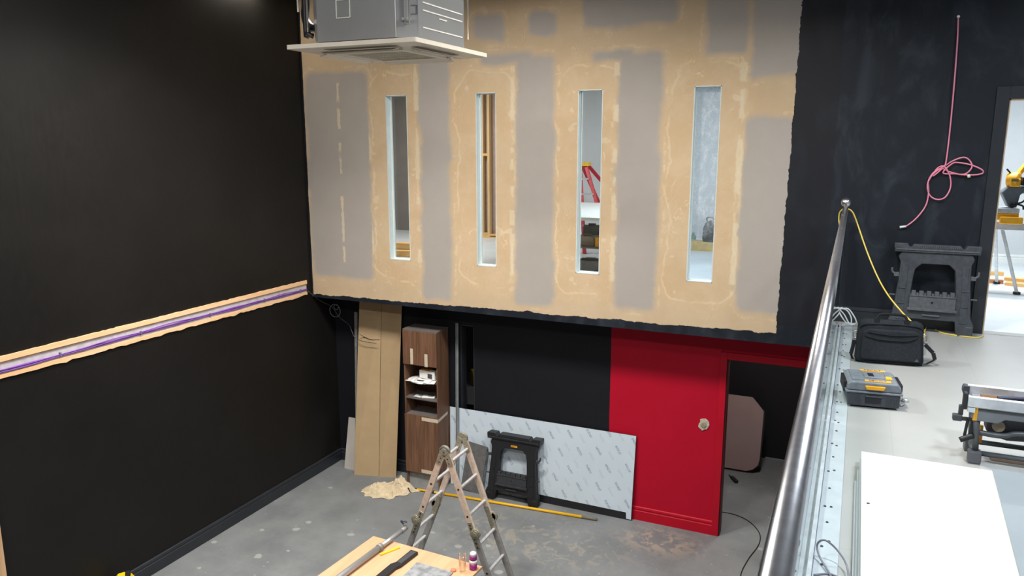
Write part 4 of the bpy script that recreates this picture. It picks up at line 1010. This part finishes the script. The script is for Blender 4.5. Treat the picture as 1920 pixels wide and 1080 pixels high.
for s in (-1, 1):
    MB(Mx).tube([(s*.232, 0, .235), (s*.258, 0, .225), (s*.262, 0, .19), (s*.25, 0, .175), (s*.238, 0, .19), (s*.24, 0, .22)], .004, 8).box((s*.252, 0, .168), (.034, .008, .008)).build('clip', STEEL, o)
    xe = .262 if s < 0 else .31
    pts = [(s*.252, -.0, .16), (s*xe, -.01, .10), (s*(xe+.012), -.02, .05), (s*.26, -.03, .012), (s*.20, -.05, .010)]
    b = MB(Mx)
    for i in range(len(pts)-1): b.beam(pts[i], pts[i+1], .028, .004, up=(0, -1, 0) if i < 2 else (0, 0, 1))
    b.build('shoulder_strap', FABRIC2, o)

# ------------------------------------------------------------------ tool case
o = root('tool_case', (.19, 5.40, MZ), 'dark grey tool case with amber labels on the lid, on the mezzanine floor', 'tool case')
Mx = Matrix.Translation((.183, 5.265, MZ)) @ Matrix.Rotation(R(7), 4, 'Z')
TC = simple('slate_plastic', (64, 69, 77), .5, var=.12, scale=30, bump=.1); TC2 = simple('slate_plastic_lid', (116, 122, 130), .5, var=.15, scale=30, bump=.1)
MB(Mx).prism([(-.150, .01), (.155, .01), (.163, .10), (-.160, .10)], d=(0, .30)).build('tray', TC, o, bevel=.014, seg=3)
for s in (-1, 1):
    b = MB(Mx); b.box((s*.111+.002, .002, .052), (.085, .006, .072))
    for k in range(9): b.box((s*(.075+k*.009)+.002, -.001, .052), (.004, .006, .07))
    b.build('ribbed_face', TC, o)
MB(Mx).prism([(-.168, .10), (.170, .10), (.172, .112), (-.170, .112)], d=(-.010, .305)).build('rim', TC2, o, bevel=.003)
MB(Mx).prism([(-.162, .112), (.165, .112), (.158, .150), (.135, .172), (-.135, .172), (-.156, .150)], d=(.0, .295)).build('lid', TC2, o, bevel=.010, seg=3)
for a_, b_ in (((-.128, .04), (-.055, .27)), ((.085, .15), (.135, .27)), ((-.045, .10), (.075, .23))):
    MB(Mx).span((a_[0], a_[1], .171), (b_[0], b_[1], .178)).build('lid_panel', TC2, o, bevel=.004)
MB(Mx).span((-.020, .13, .176), (.014, .20, .180)).build('socket', simple('navy_socket', (26, 22, 48), .5), o)
MB(Mx).span((.082, .085, .172), (.118, .145, .1785)).build('yellow_sticker', simple('amber_sticker', (236, 170, 50), .45), o)
b = MB(Mx); b.span((-.055, .255, .172), (.10, .285, .1785)); b.build('amber_label', ORANGE, o)
text_mesh('DEWALT', .026, 'label_text', TC, o, Mx @ Matrix.Translation((.02, .27, .1792)))
MB(Mx).span((-.055, .012, .172), (.10, .042, .1785)).build('amber_label', ORANGE, o)
text_mesh('DEWALT', .026, 'label_text', TC, o, Mx @ Matrix.Translation((.02, .027, .1792)))
MB(Mx).prism([(-.046, .128), (.058, .128), (.066, .150), (-.054, .150)], d=(-.014, .004)).build('latch', YEL, o, bevel=.004)
MB(Mx).span((-.046, -.006, .035), (.046, .004, .078)).build('handle_recess_shade', simple('handle_shadow_plastic', (28, 28, 36), .6), o)  # dark plate, the shade of the recess put into its colour
MB(Mx).span((-.05, -.016, .078), (.05, .0, .087)).build('handle', TC, o, bevel=.003)
for s in (-1, 1): MB(Mx).span((s*.166-.010, .05, .085), (s*.166+.010, .25, .155)).build('side_latch', BLACKPL, o, bevel=.004)
tag(MB().tube([p(1689, 735, z=MZ+.08), p(1692, 745, z=MZ+.06), p(1698, 754, z=MZ+.02), p(1690, 760, z=MZ+.012), p(1686, 757, z=MZ+.01)], .004, 8).lathe([(.001, 0), (.022, 0), (.022, .018), (.001, .02)], p(1697, 753, z=MZ), 14).build('keyring', ALU), 'small metal keyring lying at the right side of the tool case', 'keyring')

# ------------------------------------------------------------------ stack of white boards and grey board
names = ['lowest', 'second from the bottom', 'third from the bottom', 'topmost']
BW = simple('white_melamine', (240, 242, 240), .35, var=.01, scale=3)
BW2 = simple('grey_white_board_edge', (172, 178, 182), .45, var=.03)
offs = [(.090, 4.00), (.100, 4.10), (.109, 4.20), (.1165, 4.262)]
for k, (x_, y_) in enumerate(offs):
    z_ = MZ+.020*k; b = MB()
    b.prism([(x_, 1.7), (1.34+.01*k, 1.7), (1.34+.01*k, y_+.0), (x_, y_)], d=(z_+.0002, z_+.0198), plane='xy')
    t_ = b.build('white_board', BW if k == 3 else BW2, bevel=.0008)
    tag(t_, 'large white board, %s of the stack on the mezzanine floor' % names[k], 'board', 'stacked white boards')
tag(slab('grey_board', [(.60, 1.75, MZ+.093), (1.30, 1.75, MZ+.093), (1.36, 4.23, MZ+.093), (.712, 4.255, MZ+.093)], .012, GREYSHEET, None, bevel=.0008), 'flat grey board lying on top of the stack of white boards', 'board')
tag(MB().cyl((.145, 3.62, MZ+.0798), (.145, 3.62, MZ+.0825), .008, .006, 10).build('loose_screw_head', BOLT), 'single dark screw head on the left of the topmost white board', 'screw')

# ------------------------------------------------------------------ table saw
o = root('table_saw', (1.0, 4.8, MZ), 'grey portable table saw with aluminium rails at the right edge of the mezzanine', 'table saw')
def P3(u, v, y): return at(u, v, y=y)
fy, ry = 4.56, 4.74
GM = GREYMETAL
x0_ = .66; x1_ = 1.34
# roll cage
for yy in (fy, ry):
    MB().tube([(x0_+.015, yy, MZ+.05), (x0_, yy, MZ+.28)], .016, 10, sub=1).build('upright', GM, o)
    MB().tube([(x1_, yy, MZ+.05), (x1_, yy, MZ+.28)], .016, 10, sub=1).build('upright', GM, o)
b = MB(); b.tube([(x0_+.01, fy, MZ+.055), (x1_, fy, MZ+.055)], .014, 10, sub=1); b.build('lower_bar', GM, o)
b = MB(); b.tube([(x0_+.01, ry, MZ+.055), (x1_, ry, MZ+.055)], .014, 10, sub=1); b.build('lower_bar', GM, o)
for xx in (x0_+.01, x1_): MB().tube([(xx, fy, MZ+.055), (xx, ry, MZ+.055)], .014, 10, sub=1).build('side_bar', GM, o)
for xx in (x0_+.012, x1_):
    for yy in (fy, ry): MB().box((xx, yy, MZ+.035), (.062, .06, .07)).build('foot', simple('grey_rubber', (98, 98, 104), .7), o, bevel=.008)
# moulded body with stepped lower edge
prof = [(x0_-.03, MZ+.255), (x0_+.0, MZ+.24), (x0_+.10, MZ+.238), (x0_+.13, MZ+.262), (x1_+.02, MZ+.262), (x1_+.02, MZ+.30), (x0_-.03, MZ+.30)]
MB().prism(prof, d=(fy-.022, ry+.02)).build('moulded_frame', simple('mid_grey_plastic', (112, 116, 122), .5, var=.08), o, bevel=.006)
MB().span((x0_-.01, fy-.005, MZ+.30), (x1_+.05, ry, MZ+.33)).build('table_top', simple('cast_alloy', (158, 160, 165), .4, .5), o, bevel=.003)
MB().span((x0_-.05, fy-.04, MZ+.318), (x1_+.1, fy-.008, MZ+.372)).build('front_rail', simple('bright_alloy_rail', (206, 208, 212), .3, .4), o, bevel=.003)
MB().span((x0_-.03, ry+.005, MZ+.318), (x1_+.1, ry+.04, MZ+.372)).build('rear_rail', simple('bright_alloy_rail2', (206, 208, 212), .3, .4), o, bevel=.003)
MB().span((x0_+.03, fy+.03, MZ+.331), (x0_+.20, ry-.02, MZ+.338)).build('wood_insert', simple('brown_insert', (120, 84, 52), .6), o)
MB().tube([(x0_+.10, fy+.09, MZ+.345), (x0_+.20, fy+.1, MZ+.352), (x0_+.35, fy+.12, MZ+.36), (x0_+.6, fy+.14, MZ+.36)], .012, 10).build('dark_cable', simple('navy_cable', (38, 38, 62), .5), o)
# yellow fence supports
MB().box((x0_-.008, fy-.012, MZ+.285), (.022, .02, .09)).box((x0_+.018, fy+.03, MZ+.19), (.016, .014, .16)).build('yellow_bracket', YEL, o, bevel=.002)
MB().box((x0_+.045, fy+.10, MZ+.13), (.016, .02, .10)).build('yellow_bracket', YEL, o, bevel=.002)
# left side clamp, lever and height knob
kb = MB(); kb.box((x0_-.085, fy+.02, MZ+.235), (.045, .04, .035)).box((x0_-.070, fy+.03, MZ+.275), (.022, .03, .055)).box((x0_-.04, fy+.02, MZ+.23), (.05, .02, .02))
kb.build('fence_clamp', simple('charcoal_clamp', (66, 68, 72), .5), o, bevel=.005)
kb = MB(); kb.beam((x0_-.035, fy+.01, MZ+.23), (x0_-.045, fy-.005, MZ+.14), .014, .014, up=(0, 1, 0)).beam((x0_-.01, fy+.01, MZ+.22), (x0_-.02, fy, MZ+.14), .018, .014, up=(0, 1, 0)); kb.build('linkage', BLACKPL, o, bevel=.003)
MB().tube([(x0_-.005, fy-.005, MZ+.15), (x0_-.03, fy-.01, MZ+.138), (x0_-.065, fy-.015, MZ+.120)], .015, 12, sub=3).build('locking_lever', BLACKPL, o)
MB().box((x0_-.035, ry+.02, MZ+.345), (.03, .05, .05)).cyl((x0_-.055, ry+.02, MZ+.35), (x0_-.035, ry+.02, MZ+.35), .018, seg=16).build('rail_end_cap', simple('dark_end_cap', (60, 62, 70), .5), o, bevel=.004)
MB().box((x0_-.06, fy-.0, MZ+.34), (.02, .05, .09)).build('rail_end_cap', BLACKPL, o, bevel=.004)
MB().box((x0_-.03, fy-.02, MZ+.30), (.035, .03, .028)).build('pale_block', simple('pale_block_plastic', (202, 212, 216), .4), o, bevel=.003)
# motor and underside
MB().span((x0_+.06, fy+.05, MZ+.16), (x0_+.26, ry-.02, MZ+.262)).build('motor_housing', simple('dark_motor', (58, 58, 64), .5), o, bevel=.015, seg=3)
MB().cyl((x0_+.11, fy+.02, MZ+.21), (x0_+.11, fy+.06, MZ+.21), .03, seg=20).build('height_wheel', simple('taupe_wheel', (120, 108, 92), .5), o)
MB().tube([(x0_+.02, fy+.02, MZ+.165), (x0_+.10, fy+.02, MZ+.16), (x0_+.15, fy+.02, MZ+.165), (x0_+.22, fy+.02, MZ+.185), (x0_+.5, fy+.02, MZ+.19)], .015, 10).build('curved_bar', GM, o)
MB().prism([(x0_+.10, MZ+.14), (x0_+.16, MZ+.125), (x0_+.30, MZ+.135), (x0_+.6, MZ+.12), (x0_+.6, MZ+.19), (x0_+.12, MZ+.17)], d=(fy+.05, ry)).build('dust_shroud', simple('charcoal_shroud', (74, 76, 80), .55), o, bevel=.01)
tag(slab('brown_board', [(.76, 4.62, MZ+.018), (1.5, 4.60, MZ+.018), (1.5, 4.70, MZ+.018), (.76, 4.70, MZ+.018)], .015, simple('reddish_brown_board', (140, 112, 98), .6, var=.1), None), 'flat reddish-brown board on the floor beneath the table saw', 'board')

# ------------------------------------------------------------------ the room seen through the windows and the upper doorway
# mitre saw on its stand
o = root('mitre_saw', (1.72, 10.15, MZ), 'yellow and black mitre saw seen through the doorway, on its stand', 'mitre saw')
MB().cyl((1.50, 10.15, 4.00), (1.60, 10.10, 4.00), .085, .085, 28).box((1.56, 10.12, 3.97), (.10, .16, .09)).build('motor_housing', YEL, o, bevel=.012)
MB().beam((1.60, 10.2, 4.06), (1.80, 10.3, 4.36), .05, .045).build('arm', YEL, o, bevel=.008)
MB().box((1.55, 10.03, 4.0), (.07, .01, .03)).build('name_plate', simple('dull_name_plate', (120, 110, 80), .5), o)
MB().box((1.66, 10.10, 3.985), (.08, .14, .09)).tube([(1.47, 10.1, 4.12), (1.52, 10.1, 4.06), (1.55, 10.1, 4.02)], .01, 8).build('handle', BLACKPL, o, bevel=.01)
MB().prism([(1.48, 3.78), (1.52, 3.70), (1.60, 3.70), (1.62, 3.84), (1.70, 3.90), (1.70, 3.93), (1.50, 3.92), (1.44, 3.86)], d=(10.05, 10.25)).build('blade_guard', simple('guard_grey', (92, 98, 104), .45), o, bevel=.01)
MB().cyl((1.55, 10.02, 3.72), (1.55, 10.10, 3.72), .025, seg=14).tube([(1.58, 10.05, 3.74), (1.64, 10.03, 3.76), (1.67, 10.02, 3.80)], .010, 8).tube([(1.58, 10.05, 3.74), (1.65, 10.03, 3.72), (1.66, 10.02, 3.68)], .010, 8).build('clamp_knob', BLACKPL, o)
MB().span((1.40, 9.98, 3.56), (1.62, 10.30, 3.64)).span((1.44, 9.95, 3.52), (1.66, 10.0, 3.60)).build('base', YEL, o, bevel=.01)
MB().span((1.36, 9.98, 3.64), (1.62, 10.30, 3.69)).build('turntable', simple('pale_alloy_table', (196, 198, 200), .35, .5), o, bevel=.004)
o = root('saw_stand', (1.9, 10.15, MZ), 'aluminium saw stand with splayed legs seen through the upper doorway', 'saw stand')
MB().span((1.30, 10.10, 3.44), (2.6, 10.2, 3.52)).build('beam', ALU, o, bevel=.004)
MB().span((1.62, 10.30, 3.84), (2.4, 10.34, 3.88)).build('side_rail', ALU, o)
for (a_, b_) in (((1.50, 10.16, 3.46), (1.705, 10.08, MZ+.02)), ((1.44, 10.18, 3.46), (1.60, 10.75, MZ+.02)), ((2.35, 10.14, 3.46), (2.2, 9.9, MZ+.02)), ((2.35, 10.18, 3.46), (2.2, 10.6, MZ+.02))):
    lg = MB().beam(a_, b_, .032, .032).build('leg', ALU, o, bevel=.003)
    MB().box((b_[0], b_[1], MZ+.015), (.07, .05, .03)).build('rubber_foot', BLACKPL, lg, bevel=.004)
for k, (u, v) in enumerate(((1866, 516), (1864, 531))):
    c = at(u, v, z=MZ+.0)
    tag(MB().box((c.x-.08, c.y, MZ+.025+.0*k), (.34, .07, .045)).build('timber_block', PINE if k == 0 else simple('orange_brown_timber', (196, 132, 84), .6)), ('pale timber block' if k == 0 else 'darker orange timber block')+' on the white floor just inside the upper doorway', 'timber', 'timber blocks inside the doorway')
c = at(1905, 540, z=MZ)
for k in range(2):
    tag(MB(Matrix.Translation((c.x+.35, c.y-.1+.09*k+.15, MZ+.02+.045*k)) @ Matrix.Rotation(R(-16), 4, 'Z')).box((0, 0, 0), (.9, .10, .04)).build('timber_length', PINE, bevel=.002), ['lower pine length lying on the floor right of the saw stand leg', 'upper pine length resting on another right of the saw stand leg'][k], 'timber', 'pine lengths by the saw stand')
# white work table with tools below, seen in the third window
o = root('work_table', (-3.2, 9.8, MZ), 'white-topped work table seen through the third narrow window', 'table')
MB().span((-4.2, 8.95, 3.46), (-2.35, 11.2, 3.50)).build('tabletop', WHITE, o, bevel=.004)
for xx, yy in ((-4.15, 9.0), (-2.4, 9.0), (-4.15, 11.1), (-2.4, 11.1)): MB().span((xx-.03, yy-.03, MZ), (xx+.03, yy+.03, 3.46)).build('leg', PINEZ, o)
MB().span((-4.15, 9.06, 3.10), (-2.4, 10.0, 3.12)).build('shelf', simple('dusty_grey_shelf', (120, 118, 116), .7, var=.15), o)
LXX = -.345*11.9
o = root('step_ladder', (LXX, 11.8, MZ), 'red step ladder with yellow top standing behind the white work table', 'step ladder')
c0 = at(1093, 310, y=11.8); c1 = at(1118, 378, y=11.5); c2 = at(1091, 378, y=11.5)
for (a_, b_) in ((c0+Vector((.05, 0, 0)), c1), (c0-Vector((.05, 0, 0)), c2), (c0+Vector((.05, .1, 0)), c1+Vector((.05, .9, 0))), (c0+Vector((-.05, .1, 0)), c2+Vector((-.05, .9, 0)))):
    d_ = b_-a_; b_ = a_+d_*((MZ-a_.z)/d_.z)
    MB().beam(a_, b_, .055, .03, up=(0, 1, 0)).build('rail', REDFG, o, bevel=.003)
MB().box((c0.x, 11.84, c0.z+.02), (.20, .18, .06)).build('top_cap', simple('yellow_cap', (232, 190, 60), .5), o, bevel=.008)
for k in range(4):
    f_ = (k+.9)*.42; pl = (c0-Vector((.05, 0, 0))).lerp(c2, f_); pr = (c0+Vector((.05, 0, 0))).lerp(c1, f_)
    MB().beam(pl, pr, .06, .025, up=(0, 0, 1)).build('step', ALU, o)
def tool(nm, x, y, z, sz, m, lab, cat, rz=0, grp=None, bev=.01):
    return tag(MB(Matrix.Translation((x, y, z)) @ Matrix.Rotation(rz, 4, 'Z')).box((0, 0, sz[2]/2), sz).box((0, 0, sz[2]+.012), (sz[0]*.45, .03, .026)).box((0, -sz[1]/2, sz[2]*.5), (sz[0]*.8, .014, sz[2]*.25)).build(nm, m, bevel=bev), lab, cat, grp)
tool('tool_case', -2.98, 8.50, MZ, (.16, .16, .09), simple('dark_teal_case', (52, 84, 92), .5), 'dark teal flat tool case on the floor lowest in the third window', 'tool case', rz=.3)
tool('tool_case', -2.78, 8.55, MZ, (.14, .16, .12), simple('silver_grey_case', (150, 154, 158), .5), 'silver-grey case on the floor at the right of the third window', 'tool case', rz=-.2)
tool('crate', -3.10, 9.35, MZ, (.30, .25, .20), simple('pale_grey_crate', (142, 142, 142), .6), 'pale grey crate on the floor below the table shelf', 'crate', rz=.1)
tool('crate', -3.12, 9.25, 3.12, (.22, .2, .12), simple('brown_grey_crate', (150, 138, 124), .6), 'brown-grey crate on the shelf under the white work table', 'crate', rz=.05)
tool('drill_case', -2.92, 9.15, 3.12, (.10, .1, .12), YEL, 'yellow case on the shelf under the white work table', 'tool case')
tool('power_tool', -3.16, 9.55, 3.12, (.22, .12, .22), simple('grey_tool', (126, 124, 120), .5), 'grey power tool standing behind the crate on the table shelf', 'power tool', rz=.2)
mb = MB()
for k in range(4): mb.tube([(-2.93+(.09+.008*k)*math.cos(a), 8.80+.09*math.sin(a), MZ+.05+.022*k+.03*math.sin(2*a)) for a in [R(24*i) for i in range(15)]], .010, 8, closed=True, sub=2)
tag(mb.build('blue_hose', simple('blue_hose_rubber', (52, 92, 128), .5)), 'coil of blue hose among the tools below the work table', 'hose')
mb = MB()
for k in range(3): mb.tube([(-3.14+(.08+.014*k)*math.cos(a), 8.85+.08*math.sin(a), MZ+.012+.018*k) for a in [R(24*i) for i in range(15)]], .009, 8, closed=True, sub=2)
tag(mb.build('black_cable_coil', BLACKC), 'coil of black cable beside the blue hose in the third window', 'cable')
# stud partition in the second window
o = root('stud_frame', (-6.1, 12.3, MZ), 'bare pine stud frame seen through the second narrow window', 'stud frame')
sx = [at(u, 330, y=12.3).x for u in (880, 906, 918, 948)]
for xx in sx: MB().span((xx-.022, 12.25, MZ+.045), (xx+.022, 12.34, 5.6)).build('stud', PINEZ, o)
MB().span((-6.9, 12.25, MZ), (-5.2, 12.34, MZ+.045)).build('sole_plate', PINE, o)
for v, i in ((215, 0), (365, 0), (372, 0), (290, 1), (438, 1), (440, 2), (430, 0)):
    z_ = at(905, v, y=12.3).z; MB().span((sx[i]+.022, 12.25, z_-.02), (sx[i+1]-.022, 12.34, z_+.025)).build('nogging', PINE, o)
MB().span((-6.9, 12.36, MZ), (-5.2, 12.40, 5.6)).build('backing_board', simple('brown_grey_board', (176, 152, 138), .7, var=.08), o)
for k in range(2):
    c = at(744, 480-7*k, z=MZ)
    tag(MB(Matrix.Translation((c.x, c.y+.3*k, MZ+.045+.02*k)) @ Matrix.Rotation(R(12-10*k), 4, 'Z')).box((0, 0, 0), (1.1, .14, .09)).build('timber_stack', PINE, bevel=.003), ['nearer orange timber baulk at the foot of the first window', 'farther orange timber baulk at the foot of the first window'][k], 'timber', 'timber baulks in the first window')
# bag on a timber block in the fourth window
tag(MB().span((-2.45, 12.15, MZ), (-1.95, 12.45, MZ+.14)).build('timber_box', simple('yellow_timber', (206, 176, 112), .6), bevel=.004), 'pale yellow timber block low in the fourth window', 'timber')
o = root('backpack', (-2.1, 12.3, MZ+.14), 'small black bag on the timber block in the fourth window', 'bag')
MB().lathe([(.001, 0), (.12, 0), (.14, .04), (.135, .2), (.10, .29), (.04, .33), (.001, .335)], (-2.09, 12.3, MZ+.14), 20).build('body', FABRIC, o)
MB().tube([(-2.14, 12.22, MZ+.44), (-2.15, 12.2, MZ+.52), (-2.06, 12.2, MZ+.52), (-2.05, 12.22, MZ+.44)], .012, 8).build('handle', FABRIC2, o)
c = Vector((-2.42, 12.55, MZ))
tag(MB().lathe([(.001, 0), (.04, 0), (.045, .02), (.045, .17), (.02, .21), (.02, .24), (.001, .24)], (c.x, c.y, MZ), 16).build('green_bottle', simple('dull_green', (92, 150, 120), .5)), 'dull green bottle on the floor in the fourth window', 'bottle')
